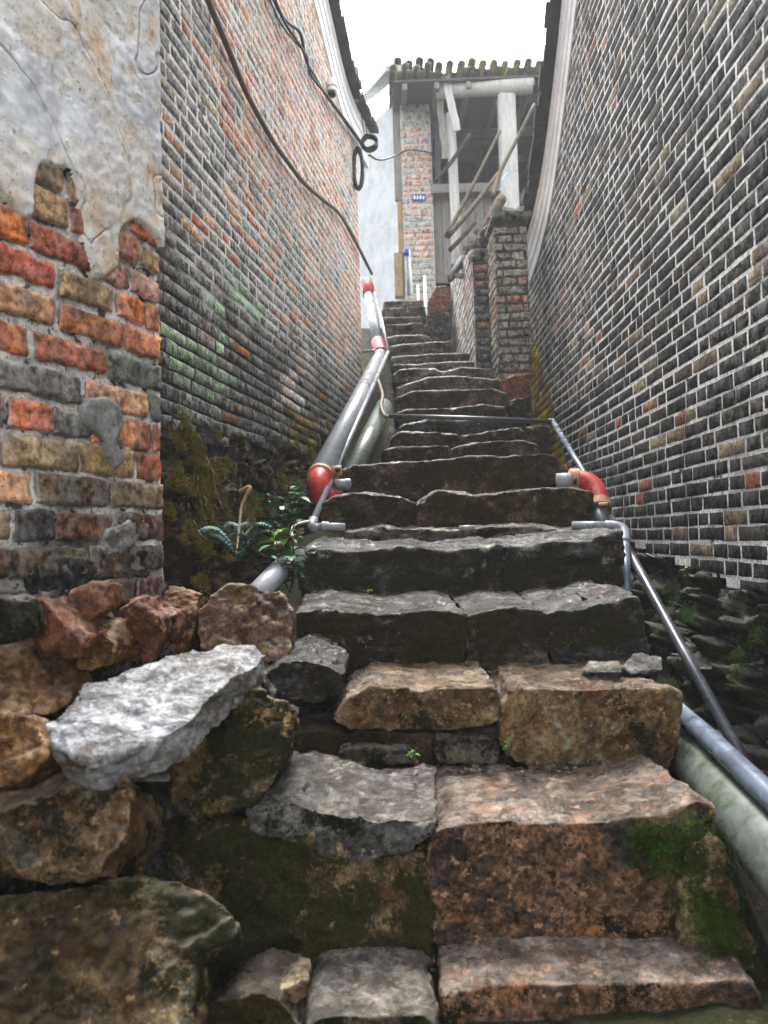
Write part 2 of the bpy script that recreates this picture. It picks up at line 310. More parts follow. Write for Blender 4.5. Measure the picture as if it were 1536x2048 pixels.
def rock(name, outline, D, mat, ext=(0, .22, 0), back=.85, grad=0.0, vox=None, amp=.022, chop=2, rnd=1, layer=1.0, label=None, cat=None, group=None, parent=None, kind=None):
    """a stone whose front outline stands at distance D (or each point at its own), with real depth behind it"""
    _seed[0] += 1; sd_ = _seed[0]; rng = random.Random(sd_)
    y1 = max(p[1] for p in outline)
    front = [P(p[0], p[1], (p[2] if len(p) > 2 else D) + grad*(y1-p[1])/100.) for p in outline]
    c = sum(front, Vector())/len(front); e = Vector(ext)
    bk = [c+(p-c)*back+e for p in front]
    allp = front+bk; size = max(max(p[i] for p in allp)-min(p[i] for p in allp) for i in range(3))
    me = rock_from_prism(front, bk, vox or max(size/95, .005), amp, sd_, chop, rnd, layer, rng)
    o = link(name, me, mat, parent)
    if parent is None: recenter(o)
    return tag(o, label, cat, group, kind)

def tube_mesh(pts, r, seg=12, cap=True, taper=None):
    pts = [Vector(p) for p in pts]; vs = []; fs = []; n = len(pts); up = None
    for i, p in enumerate(pts):
        t = (pts[min(i+1, n-1)]-pts[max(i-1, 0)]).normalized()
        if up is None: up = t.orthogonal().normalized()
        else: up = (up - t*up.dot(t)).normalized()
        b = t.cross(up); rr = r if taper is None else r*(taper[0]+(taper[1]-taper[0])*i/(n-1))
        for k in range(seg):
            a = 2*math.pi*k/seg; vs.append(p+(up*math.cos(a)+b*math.sin(a))*rr)
    for i in range(n-1):
        for k in range(seg): fs.append((i*seg+k, i*seg+(k+1) % seg, (i+1)*seg+(k+1) % seg, (i+1)*seg+k))
    if cap: fs += [tuple(range(seg))[::-1], tuple(range((n-1)*seg, n*seg))]
    return mesh('tube', vs, fs, True)
def spline(pts, k=8):
    pts = [Vector(p) for p in pts]; out = []
    for i in range(len(pts)-1):
        p0 = pts[max(i-1, 0)]; p1 = pts[i]; p2 = pts[i+1]; p3 = pts[min(i+2, len(pts)-1)]
        for j in range(k):
            t = j/k; out.append(.5*((2*p1)+(p2-p0)*t+(2*p0-5*p1+4*p2-p3)*t*t+(3*p1-p0-3*p2+p3)*t**3))
    return out+[pts[-1]]
def box_mesh(x0, x1, y0, y1, z0, z1, bev=.004, rot=0):
    bm = bmesh.new(); bmesh.ops.create_cube(bm, size=1)
    for v in bm.verts: v.co = Vector(((x0+x1)/2+v.co.x*(x1-x0), (y0+y1)/2+v.co.y*(y1-y0), (z0+z1)/2+v.co.z*(z1-z0)))
    if bev: bmesh.ops.bevel(bm, geom=bm.edges[:], offset=bev, segments=2, affect='EDGES')
    me = bpy.data.meshes.new('box'); bm.to_mesh(me); bm.free(); return me
def bar_mesh(a, b, w, t, up=Vector((0, 0, 1)), bev=.004, wob=0, seed=0):
    """a rectangular timber from a to b"""
    a = Vector(a); b = Vector(b); d = (b-a); L = d.length; d.normalize(); s = d.cross(up).normalized(); n = s.cross(d)
    bm = bmesh.new(); N = 6; rings = []
    for i in range(N+1):
        c = a+d*L*i/N + s*nz((i*.7, seed, 0))*wob + n*nz((seed, i*.7, 3))*wob
        rings.append([bm.verts.new(c+s*x*w/2*(1+.05*nz((i, x, seed)))+n*y*t/2) for x, y in ((-1, -1), (1, -1), (1, 1), (-1, 1))])
    for i in range(N):
        for k in range(4): bm.faces.new((rings[i][k], rings[i][(k+1) % 4], rings[i+1][(k+1) % 4], rings[i+1][k]))
    bm.faces.new(rings[0][::-1]); bm.faces.new(rings[-1])
    bmesh.ops.recalc_face_normals(bm, faces=bm.faces)
    me = bpy.data.meshes.new('bar'); bm.to_mesh(me); bm.free(); return me

def set_tint(me, cols):
    a = me.color_attributes.new('tint', 'FLOAT_COLOR', 'POINT'); a.data.foreach_set('color', np.array(cols, 'f').ravel())

def brick_face(A, B, nrm, z0, z1, course, L, joint, proud, colf, keep, seed, hdr=.35, wav=.006, nu=5, jit=.6, rim=.005, K=4, rough=.5):
    """bricks as individual rounded pads, one mesh: s runs A to B, z up"""
    rng = random.Random(seed); A = Vector((*A, 0)); B = Vector((*B, 0)); d = (B-A); Ls = d.length; d.normalize(); n = Vector((*nrm, 0)).normalized()
    vs = []; fs = []; cs = []; es = []; sm = []
    rows = int((z1-z0)/course)
    for r in range(rows):
        za = z0+r*course+course*.10*nz((r*3.7, seed, 1)); s = -rng.uniform(0, L)
        while s < Ls:
            l = L*(.52 if rng.random() < hdr else 1)*rng.uniform(.84, 1.12); s0 = s; s1 = s+l; s = s1
            a0 = max(s0, 0); a1 = min(s1, Ls)
            if a1-a0 < .03 or not keep((a0+a1)/2, za+course/2): continue
            col = colf((a0+a1)/2, za+course/2, rng)
            jx = joint*rng.uniform(.4, 1.8)/2; jz = joint*rng.uniform(.5, 1.7)/2; pr = proud*rng.uniform(.5, 1.4)
            tilt = rng.uniform(-1, 1)*proud*.5; sk = rng.uniform(-1, 1)*joint*.35
            N = nu if l > L*.7 else max(3, (nu+1)//2+1); b = len(vs)
            for j in range(K+1):
                for i in range(N+1):
                    u = i/N; w = j/K
                    rm = min(.12, rim/(a1-a0)); rz = min(.2, rim/course)
                    ss = a0+jx+(a1-a0-2*jx)*(rm+(1-2*rm)*(i-1)/(N-2) if 0 < i < N else u)
                    zz = za+jz+(course-2*jz)*(rz+(1-2*rz)*(j-1)/(K-2) if 0 < j < K else w) + sk*(u-.5)
                    zz += wav*nz((ss*1.3, za*3, seed))
                    e = (i in (0, N)) or (j in (0, K))
                    q = (ss*48, zz*48, seed*1.3)
                    ss += joint*jit*nz(q); zz += joint*jit*.8*nz(q, 1, 7.7)
                    o = -proud*.9 if e else pr+tilt*(u-.5)+proud*rough*nz((ss*26, zz*26, seed+5))+proud*rough*.6*nz((ss*70, zz*70, seed+9))
                    vs.append(A+d*ss+n*o+Vector((0, 0, zz))); cs.append(col); es.append(1. if e else 0.)
            for j in range(K):
                for i in range(N):
                    k = b+j*(N+1)+i; fs.append((k, k+1, k+N+2, k+N+1)); sm.append(0 < i < N-1 and 0 < j < K-1)
    me = mesh('bricks', vs, fs); me.polygons.foreach_set('use_smooth', sm); set_tint(me, cs); me.attributes.new('edge', 'FLOAT', 'POINT').data.foreach_set('value', es)
    # make faces look towards n
    if len(me.polygons) and me.polygons[len(me.polygons)//2].normal.dot(n) < 0: me.flip_normals()
    return me
def mortar_face(A, B, nrm, z0, z1, step, depth, colf, keep):
    A = Vector((*A, 0)); B = Vector((*B, 0)); d = B-A; Ls = d.length; d.normalize(); n = Vector((*nrm, 0)).normalized()
    N = int(Ls/step); K = int((z1-z0)/step); vs = []; cs = []; fs = []
    for j in range(K+1):
        for i in range(N+1):
            s = Ls*i/N; z = z0+(z1-z0)*j/K
            vs.append(A+d*s+Vector((0, 0, z))+n*depth(s, z)); cs.append(colf(s, z))
    for j in range(K):
        for i in range(N):
            if keep(Ls*(i+.5)/N, z0+(z1-z0)*(j+.5)/K):
                k = j*(N+1)+i; fs.append((k, k+1, k+N+2, k+N+1))
    me = mesh('mortar', vs, fs, True); set_tint(me, cs)
    if len(me.polygons) and me.polygons[0].normal.dot(n) < 0: me.flip_normals()
    return me
def sub2(q):
    r = q*2.7; ds, pts = noise.voronoi(r); c = pts[0]; return noise.cell(c*3.3)-.5 + (r-c).dot(noise.cell_vector(c*4.1)-Vector((.5, .5, .5)))*1.3 - max(0, 1-(ds[1]-ds[0])/.15)*.3
def rubble_mesh(f, nu, nv, amp, freq, seed, out, fine=.004):
    """a sheet f(u,v) broken into stones: each cell has its own height and slant, with gaps between"""
    vs = []; fs = []
    for j in range(nv+1):
        for i in range(nu+1):
            p = f(i/nu, j/nv); q = Vector((p.x*freq, p.y*freq*.8, p.z*freq*1.25))+Vector((seed, seed*2, 0))
            q += Vector((nz(q, 1.7), nz(q, 1.7, 4), nz(q, 1.7, 9)))*.25
            ds, pts = noise.voronoi(q); c = pts[0]; dv = q-c
            h = noise.cell(c*7.3)*1.0 + dv.dot(noise.cell_vector(c*5.1)-Vector((.5, .5, .5)))*1.6
            gap = max(0, 1-(ds[1]-ds[0])/.18)
            o = amp*(h-.3-gap*.9) + amp*.35*noise.fractal(p*14, 1, 2, 3) + amp*.45*sub2(q) + fine*noise.fractal(p*60, 1, 2, 3)
            vs.append(p+out*o)
    for j in range(nv):
        for i in range(nu): k = j*(nu+1)+i; fs.append((k, k+1, k+nu+2, k+nu+1))
    me = mesh('rubble', vs, fs, True)
    if me.polygons[0].normal.dot(out) < 0: me.flip_normals()
    return me
def inpoly(x, y, poly):
    c = False; j = len(poly)-1
    for i in range(len(poly)):
        xi, yi = poly[i]; xj, yj = poly[j]
        if (yi > y) != (yj > y) and x < (xj-xi)*(y-yi)/(yj-yi)+xi: c = not c
        j = i
    return c
def to_px(p):
    z = p.dot(fwd); return 768+FPX*p.dot(Rv)/z, 1024-FPX*p.dot(Uv)/z

#====SETTING====
# ------------------------------------------------------------------ ground
STAIR = [(-2, -1.25), (.6, -.98), (1.06, -.92), (1.14, -.655), (1.36, -.645), (1.66, -.50), (1.94, -.345), (2.4, -.20), (2.86, -.02), (3.25, .13), (3.6, .31), (3.9, .41), (4.2, .515), (4.5, .63), (4.8, .74), (5.15, .90), (5.5, 1.05), (5.8, 1.18), (6.1, 1.31), (6.45, 1.43), (6.8, 1.6), (7.15, 1.77), (7.5, 1.95), (7.85, 2.12), (8.2, 2.33), (8.5, 2.45), (14, 2.6), (400, 2.6)]
def zg(x, y):
    z = interp(y, STAIR)-.10
    r = interp(y, [(1, .60), (2.4, .76), (3.3, .74), (5, .72), (6, .66), (7, .95), (8, 3)]); l = interp(y, [(1, -.1), (2.4, -.27), (3.3, -.17), (4, .04), (6, .05), (7, -.1), (8, -3)])
    f = max(0., min(1., (x-r)/.12)); g = max(0., min(1., (l-x)/.12))
    dep = interp(y, [(1, .2), (2.4, .42), (5.5, .5), (6.6, .15), (7.2, 0)])
    return z - f*dep - g*dep*.85 + .02*nz((x, y, 0), 5) + .008*nz((x, y, 0), 21)
xs = [-300, -60, -12, -5, -2.5]+[-1.9+.05*i for i in range(92)]+[3.2, 5, 12, 60, 300]
ys = [-300, -60, -12, -4, -1.5, -.5]+[0+.05*i for i in range(190)]+[10, 11, 13, 18, 40, 120, 390]
vs = [(x, y, zg(x, y)) for y in ys for x in xs]; nx = len(xs)
fs = [(j*nx+i, j*nx+i+1, (j+1)*nx+i+1, (j+1)*nx+i) for j in range(len(ys)-1) for i in range(nx-1)]
g_ = link('ground', mesh('ground', vs, fs, True), M_soil); tag(g_, 'damp dark soil under the stone stairs', 'ground', kind='structure')

# ------------------------------------------------------------------ right brick wall
def lerp3(a, b, t): return tuple(a[i]+(b[i]-a[i])*t for i in range(3))
GREYS = [(.040, .039, .036), (.028, .029, .03), (.085, .080, .070), (.10, .092, .078), (.07, .069, .064), (.052, .055, .056), (.125, .115, .096), (.034, .038, .044), (.082, .074, .060), (.022, .023, .027)]
def jc(c, rng, k=.2): m = rng.uniform(1-k, 1+k); return tuple(x*m*rng.uniform(.95, 1.05) for x in c)
rA, rB = (RW[0]+RW[1]*1.2, 1.2), (RW[0]+RW[1]*6.45, 6.45)
rtop_px = [(1155, -110), (1142, 0), (1131, 100), (1119, 200), (1106, 300), (1094, 375), (1080, 440), (1066, 490), (1056, 520)]
rtop = sorted([(OnW(x, y, RW).y, OnW(x, y, RW).z) for x, y in rtop_px])
rtop = [(0, 4.1), (3.5, 4.1)]+[(y, z) for y, z in rtop if y > 3.6]
def r_top(y): return interp(y, rtop)
def r_bot(y): return interp(y, [(2.3, -.22), (3.7, -.05), (5, .0), (6.5, .2)])
def r_yell(y, z): return y-(6.45-(2.05-z)*.93)
def r_col(s, z, rng):
    y = 1.2+s; q = nz((y, z, 0), 1.4)
    x = rng.random()
    if x < .015: c = rng.choice([(.30, .115, .055), (.24, .10, .055), (.34, .17, .09)])
    elif x < .075: c = rng.choice([(.20, .155, .10), (.17, .12, .075), (.22, .185, .125)])
    else: c = rng.choice(GREYS)
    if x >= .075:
        low = max(0, min(1, (1.3-z)/1.5)); k = .52-.36*low+.26*q+.30*max(0, min(1, (y-3.6)/2))  # height tone: skylight falloff painted in, on top of bricks blackened near the base
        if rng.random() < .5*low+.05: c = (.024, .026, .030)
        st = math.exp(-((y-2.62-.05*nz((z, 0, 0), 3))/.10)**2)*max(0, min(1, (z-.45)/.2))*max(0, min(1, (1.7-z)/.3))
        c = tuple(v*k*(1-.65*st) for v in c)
    w = .20+.5*max(0, nz((y, z, 5), 1.1))+ (.45 if y > 4.3 and z > .8 else 0)
    if r_yell(y, z) + .12*nz((y, z, 0), 9) > 0: c = rng.choice([(.40, .28, .018), (.30, .20, .016), (.46, .33, .03), (.20, .14, .016)]); w = 0
    return (*jc(c, rng, .38), w)
def r_mcol(s, z):
    y = 1.2+s
    if r_yell(y, z)+.1*nz((y, z, 0), 9) > 0: return (.30, .21, .02, 1)
    k = .96+.1*nz((y, z, 2), 2.2)
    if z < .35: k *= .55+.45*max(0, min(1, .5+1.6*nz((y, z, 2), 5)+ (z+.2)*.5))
    return (k*.93, k*.93, k*.92, 1)
def r_keep(s, z): y = 1.2+s; return r_bot(y)+.03*nz((y, z, 0), 4) < z < r_top(y)
rw = thing('brick_wall', (1.25, 4, 0), 'tall grey brick wall with white mortar joints on the right of the stairs', 'wall')
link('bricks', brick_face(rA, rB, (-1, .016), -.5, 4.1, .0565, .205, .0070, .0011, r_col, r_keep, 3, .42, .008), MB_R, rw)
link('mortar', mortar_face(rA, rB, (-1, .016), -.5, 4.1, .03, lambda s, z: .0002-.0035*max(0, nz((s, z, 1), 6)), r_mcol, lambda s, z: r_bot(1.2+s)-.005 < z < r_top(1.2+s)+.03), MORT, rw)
def wall_core(w, y0, y1, zbot, top, side, mat, parent, th=.3, gap=.03):
    ys_ = [y0+(y1-y0)*i/40 for i in range(41)]; vs = []; fs = []
    for y in ys_:
        x = w[0]+w[1]*y
        for dx in (gap, th):
            vs += [(x+side*dx, y, zbot), (x+side*dx, y, top(y)-.005)]
    for i in range(40):
        k = i*4
        fs += [(k, k+4, k+5, k+1), (k+2, k+3, k+7, k+6), (k+1, k+5, k+7, k+3)]
    fs += [(0, 1, 3, 2), (160, 162, 163, 161)]
    return link('core', mesh('core', vs, fs), mat, parent)
wall_core(RW, .2, 6.45, -1.4, r_top, 1, M_wallstone, rw)
def found_r(u, v):
    y = 1.0+5.4*u; zt = r_bot(y)+.02; zb = zg(1.0, y)-.1
    x = RW[0]+RW[1]*y; return Vector((x-.01-.24*(1-v)**1.3, y, zb+(zt-zb)*v))
link('foundation', rubble_mesh(found_r, 300, 70, .085, 5.5, 11, Vector((-.93, 0, .35))), M_found, rw)
def sweep(path, prof, sx):
    """profile (out, up) swept along a wall top path of points"""
    vs = []; fs = []; n = len(path); m = len(prof)
    for i, p in enumerate(path):
        t = (path[min(i+1, n-1)]-path[max(i-1, 0)]).normalized(); up = Vector((-t.x, -t.y, 0))*t.z + Vector((0, 0, 1))*math.hypot(t.x, t.y)
        out = Vector((sx, 0, 0))
        for a, b in prof: vs.append(p+out*a+up*b)
    for i in range(n-1):
        for k in range(m): fs.append((i*m+k, i*m+(k+1) % m, (i+1)*m+(k+1) % m, (i+1)*m+k))
    fs += [tuple(range(m)), tuple(range((n-1)*m, n*m))[::-1]]
    me = mesh('sweep', vs, fs); bm = bmesh.new(); bm.from_mesh(me); bmesh.ops.recalc_face_normals(bm, faces=bm.faces); bm.to_mesh(me); bm.free(); return me
PROF = [(-.02, -.22), (.010, -.22), (.011, -.125), (.018, -.122), (.020, -.04), (.028, -.036), (.030, .03), (.040, .034), (.042, .09), (-.02, .09)]
rp = spline([OnW(x, y, RW) for x, y in rtop_px[0:]], 6)
rp = [Vector((RW[0]+RW[1]*rp[0].y, 3.3, rp[0].z))]+rp
link('cornice', sweep(rp, PROF, -1), M_white_render, rw)
def tile_row(path, sx, step, out, seed, mat, parent, up0=.09):
    rng = random.Random(seed); bm = bmesh.new(); acc = 0; L = [0]
    for a, b in zip(path, path[1:]): L.append(L[-1]+(b-a).length)
    d = 0
    while d < L[-1]:
        i = max(k for k in range(len(L)) if L[k] <= d); i = min(i, len(path)-2); t = (d-L[i])/max(1e-6, L[i+1]-L[i])
        p = path[i].lerp(path[i+1], t); tg = (path[i+1]-path[i]).normalized()
        w = rng.uniform(.10, .15); hgt = rng.uniform(.02, .045); o0 = rng.uniform(.0, .03)
        up = Vector((0, 0, 1)); x = Vector((sx, 0, 0))
        pts = []
        for a in (-.5, .5):
            for b, c in ((-.10, up0-.004), (out+o0, up0-.006), (out+o0, up0+hgt), (-.10, up0+hgt+.02)):
                pts.append(bm.verts.new(p+tg*a*w*1.1+x*b+up*(c+.012*rng.random())))
        for q in ((0, 1, 2, 3), (7, 6, 5, 4), (0, 4, 5, 1), (1, 5, 6, 2), (2, 6, 7, 3), (3, 7, 4, 0)): bm.faces.new([pts[k] for k in q])
        d += step
    bmesh.ops.recalc_face_normals(bm, faces=bm.faces); me = bpy.data.meshes.new('tiles'); bm.to_mesh(me); bm.free()
    return link('coping_tiles', me, mat, parent)
tile_row(rp, -1, .085, .105, 4, M_tile, rw)

# ------------------------------------------------------------------ left grey brick wall
lA, lB = (LW[0]+LW[1]*1.9, 1.9), (LW[0]+LW[1]*6.6, 6.6)
LS = math.hypot(lB[0]-lA[0], lB[1]-lA[1]); lk = 4.7/LS
ltop_px = [(625, -60), (640, 0), (654, 60), (668, 120), (684, 180), (702, 228), (720, 262), (733, 288)]
ltop = [(0, 3.62), (4.6, 3.55)]+sorted([(OnW(x, y, LW).y, OnW(x, y, LW).z) for x, y in ltop_px])
def l_top(y): return interp(y, ltop)
def l_bot(y): return interp(y, [(2, .40), (2.8, .43), (4.5, .55), (5.5, .75), (6.6, 1.2)])
def l_col(s, z, rng):
    y = 1.9+s*lk; q = nz((y, z, 0), 1.6); x = rng.random()
    up = max(0, min(1, (y-2.7)/1.3))*max(0, min(1, (z-1.0)/.9)); up2 = up*max(0., min(1., .75+1.6*nz((y, z, 9), 2.6)))
    por = .05+.80*up2+.18*up
    if x < por: c = rng.choice([(.50, .175, .06), (.52, .23, .10), (.44, .15, .06), (.58, .36, .21), (.48, .30, .17)])
    elif x < por+.16: c = rng.choice([(.22, .17, .115), (.27, .20, .13), (.19, .13, .09)])
    else: c = rng.choice([(.085, .082, .072), (.10, .095, .08), (.07, .066, .056), (.115, .11, .097), (.058, .052, .046), (.085, .070, .057)]); c = tuple(v*(1.0+.35*q+.7*up) for v in c)  # upper bricks lightened so their colour carries the stronger sky light
    w = .30+.6*up+.4*max(0, nz((y, z, 5), 1.3)) - (.25 if x < por else 0)
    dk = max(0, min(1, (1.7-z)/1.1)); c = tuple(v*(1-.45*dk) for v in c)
    gr = math.exp(-((y-3.0)/.45)**2-((z-.68)/.22)**2) + .7*math.exp(-((y-3.6)/.3)**2-((z-1.15)/.25)**2)
    if rng.random() < gr*.85: c = rng.choice([(.24, .38, .21), (.17, .25, .14), (.28, .42, .25)]); w = .3
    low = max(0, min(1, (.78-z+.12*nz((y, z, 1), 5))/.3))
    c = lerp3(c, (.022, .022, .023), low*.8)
    if math.exp(-((y-4.6)/.38)**2-((z-.62)/.2)**2) + .25*nz((y, z, 4), 9) > .5: c = rng.choice([(.12, .085, .014), (.06, .045, .015), (.20, .14, .03)]); w = 0
    if math.exp(-((y-4.4)/.22)**2-((z-.86)/.12)**2) > .45: c = rng.choice([(.45, .23, .13), (.6, .52, .48), (.5, .3, .2)]); w = .9
    return (*jc(c, rng), w)
def l_mcol(s, z):
    y = 1.9+s*lk; k = .82+.2*nz((y, z, 2), 2.2)
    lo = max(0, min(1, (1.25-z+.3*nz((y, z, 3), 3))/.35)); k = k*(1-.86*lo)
    return (k, k*.99, k*.97, 1)
def l_dep(s, z):
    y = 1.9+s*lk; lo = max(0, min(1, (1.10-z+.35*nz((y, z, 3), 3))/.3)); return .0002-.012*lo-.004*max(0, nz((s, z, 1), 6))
def l_keep(s, z): y = 1.9+s*lk; return l_bot(y)+.05*nz((y, z, 0), 4) < z < l_top(y)
lw = thing('brick_wall', (-.6, 4, .4), 'weathered grey and orange brick wall with hanging cables on the left of the stairs', 'wall')
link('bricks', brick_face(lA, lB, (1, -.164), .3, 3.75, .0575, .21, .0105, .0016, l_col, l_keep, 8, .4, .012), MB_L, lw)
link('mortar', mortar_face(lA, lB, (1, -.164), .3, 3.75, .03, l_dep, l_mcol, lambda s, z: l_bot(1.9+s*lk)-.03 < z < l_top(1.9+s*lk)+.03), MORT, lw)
wall_core(LW, 1.2, 6.6, -1, l_top, -1, M_wallstone, lw)
def found_l(u, v):
    y = 1.15+5.5*u; zt = l_bot(y)+.02; zb = zg(LW[0]+LW[1]*y+.15, y)-.12
    x = LW[0]+LW[1]*y; return Vector((x+.004+.10*(1-v)**1.5, y, zb+(zt-zb)*v))
link('foundation', rubble_mesh(found_l, 420, 100, .042, 8.5, 5, Vector((.95, -.1, .3)), .007), M_foundL, lw)
lp = spline([OnW(x, y, LW) for x, y in ltop_px], 6); lp = [Vector((LW[0]+LW[1]*3.0, 3.0, lp[0].z+.02))]+lp
link('cornice', sweep(lp, PROF, 1), M_white_render, lw)
tile_row(lp, 1, .085, .105, 9, M_tile, lw)
ec = P(706, 172, 6.3); link('coping_end', box_mesh(ec.x-.05, ec.x+.05, ec.y-.12, ec.y+.12, ec.z-.09, ec.z+.10, .01), M_mosstile, lw)

# ------------------------------------------------------------------ near red brick wall with plaster
OC = P(322, 700, 1.66); OA = (OC.x, OC.y); odir = Vector((math.sin(rad(19)), math.cos(rad(19))))
oS = (OC.x-odir.x*.95, OC.y-odir.y*.95); on = (odir.y, -odir.x)
OL = .95
def o_pt(s, z): return Vector((oS[0]+odir.x*s, oS[1]+odir.y*s, z))
def o_keep(s, z): return z > -.13+.05*nz((s, z, 0), 6)
def o_col(s, z, rng):
    x = rng.random()
    if x < .40: c = rng.choice([(.56, .15, .04), (.46, .14, .065), (.52, .18, .075), (.40, .10, .05)])
    elif x < .62: c = rng.choice([(.54, .28, .15), (.60, .33, .24), (.58, .27, .22)])
    elif x < .86: c = rng.choice([(.46, .27, .10), (.38, .22, .085), (.44, .28, .145)])
    else: c = rng.choice([(.13, .13, .115), (.17, .17, .155), (.10, .10, .095), (.20, .22, .235)])
    c = lerp3(c, (.22, .17, .13), .16)
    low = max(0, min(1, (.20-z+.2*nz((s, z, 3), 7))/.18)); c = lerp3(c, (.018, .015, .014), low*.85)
    return (*jc(c, rng, .15), .25+.4*rng.random())
def o_mcol(s, z):
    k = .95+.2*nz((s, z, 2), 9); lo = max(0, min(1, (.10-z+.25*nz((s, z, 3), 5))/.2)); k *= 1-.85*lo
    return (k, k*.95, k*.88, 1)
ow = thing('brick_wall', (OC.x-.3, OC.y-.4, -.5), 'red and orange brick wall with peeling white plaster above, nearest on the left', 'wall')
oB = (OC.x, OC.y)
link('bricks', brick_face(oS, oB, on, -.5, 2.2, .0635, .185, .0098, .0032, o_col, o_keep, 21, .3, .010, 14, .75, .004, 8, .9), MB_O, ow)
link('mortar', mortar_face(oS, oB, on, -.55, 2.0, .012, lambda s, z: -.004-.014*max(0, .25+1.3*nz((s, z, 1), 17)), o_mcol, lambda s, z: z > -.16), MORT_N, ow)
# end face of the near wall, towards the recess
oe = (OC.x-on[0]*.5, OC.y-on[1]*.5)
link('end_bricks', brick_face(oB, oe, (odir.x, odir.y), -.5, 2.0, .0635, .185, .0125, .006, o_col, o_keep, 22, .3, .010, 6, .5), MB_O, ow)
link('end_mortar', mortar_face(oB, oe, (odir.x, odir.y), -.55, 2.0, .03, lambda s, z: -.012, o_mcol, lambda s, z: True), MORT_N, ow)
bk = [(oS[0]-on[0]*.5, oS[1]-on[1]*.5), oe]; sh = .03
c4 = [(oS[0]-on[0]*sh, oS[1]-on[1]*sh), (oB[0]-on[0]*sh-odir.x*sh, oB[1]-on[1]*sh-odir.y*sh), (oe[0]-odir.x*sh, oe[1]-odir.y*sh), bk[0]]
c4[0] = (c4[0][0]-odir.x*.5, c4[0][1]-odir.y*.5); c4[3] = (c4[0][0]-.5, c4[0][1]+.1)
link('core', mesh('core', [(*p, z) for z in (-1.4, 2.6) for p in c4], [(0, 1, 5, 4), (1, 2, 6, 5), (2, 3, 7, 6), (3, 0, 4, 7), (4, 5, 6, 7)]), M_cement, ow)
def sheet_patch(name, polys, th, mat, step=.007, rough=.006, edge=.012, seed=0):
    """plaster left on the wall: a lumpy coat with a ragged broken edge"""
    N = int(OL/step); z0, z1 = -.5, 1.6; K = int((z1-z0)/step); ok = np.zeros((K+1, N+1), bool); pos = {}
    for j in range(K+1):
        for i in range(N+1):
            s = OL*i/N; z = z0+(z1-z0)*j/K; p = o_pt(s, z); x, y = to_px(p)
            if p.y < .3: continue
            x += 9*nz((s, z, seed), 18)+2.5*nz((s, z, seed), 50); y += 9*nz((s, z, seed+3), 18)+2.5*nz((s, z, seed+3), 50)
            ok[j, i] = any(inpoly(x, y, q) for q in polys)
    d = ok.astype('f')
    for _ in range(9):
        e = d.copy(); e[1:-1, 1:-1] = (d[1:-1, 1:-1]+d[:-2, 1:-1]+d[2:, 1:-1]+d[1:-1, :-2]+d[1:-1, 2:])/5; d = e
    vs = []; idx = -np.ones((K+1, N+1), int); nn = Vector((*on, 0))
    for j in range(K+1):
        for i in range(N+1):
            if ok[j, i]:
                s = OL*i/N; z = z0+(z1-z0)*j/K; idx[j, i] = len(vs)
                o = -.009+(th+.009)*min(1, max(0, (d[j, i]-.56)/.28)) + rough*noise.fractal(Vector((s*7, z*5, seed)), 1, 2, 4) + .35*rough*noise.fractal(Vector((s*45, z*45, seed)), .8, 2, 3)
                vs.append(o_pt(s, z)+nn*o)
    fs = []
    for j in range(K):
        for i in range(N):
            q = (idx[j, i], idx[j, i+1], idx[j+1, i+1], idx[j+1, i])
            if min(q) >= 0: fs.append(q)
    me = mesh(name, vs, fs, True)
    if me.polygons[0].normal.dot(nn) < 0: me.flip_normals()
    return link(name, me, mat, ow)
sheet_patch('plaster_coat', [[(-900, 300), (-60, 330), (0, 395), (40, 450), (62, 440), (66, 372), (75, 335), (130, 345), (150, 385), (160, 450), (165, 500), (176, 552), (205, 560), (232, 545), (236, 470), (262, 438), (315, 495), (360, 520), (360, -900), (-900, -900)]], .012, M_plaster, .005)
sheet_patch('cement_patch', [[(165, 795), (205, 785), (238, 815), (243, 860), (230, 880), (245, 915), (225, 945), (205, 915), (195, 880), (160, 850)]], .010, M_cement, .0035, .004, seed=7)
for nm, out_, m_ in (('white_stone', [(200, 1085), (215, 1058), (250, 1045), (285, 1033), (300, 1050), (285, 1085), (240, 1105), (205, 1112)], M_white),
                     ('dark_stone', [(205, 1120), (250, 1105), (300, 1100), (298, 1150), (250, 1165), (205, 1155)], M_wallstone),
                     ('dark_stone', [(60, 1140), (120, 1110), (200, 1120), (195, 1180), (140, 1200), (60, 1190)], M_wallstone)):
    s_ = 0
    pl = []
    for x, y in out_:
        d = ray(x, y); nn = Vector((*on, 0)); t = (o_pt(0, 0)-Vector((0, 0, 0))).dot(nn)/d.dot(nn); q = d*t+nn*.03; pl.append((x, y, q.y))
    rock(nm, pl, 0, m_, ext=(-on[0]*.10, -on[1]*.10, 0), back=.9, amp=.02, chop=0, parent=ow)
def found_o(u, v):
    p = o_pt(OL*u, 0); zb = -1.0; zt = -.08; k = (1-v)**1.4
    return Vector((p.x+on[0]*(.0+.14*k), p.y+on[1]*(.0+.14*k), zb+(zt-zb)*v))
link('foundation', rubble_mesh(found_o, 120, 80, .05, 9, 31, Vector((*on, .3)).normalized(), .006), M_wallstone, ow)

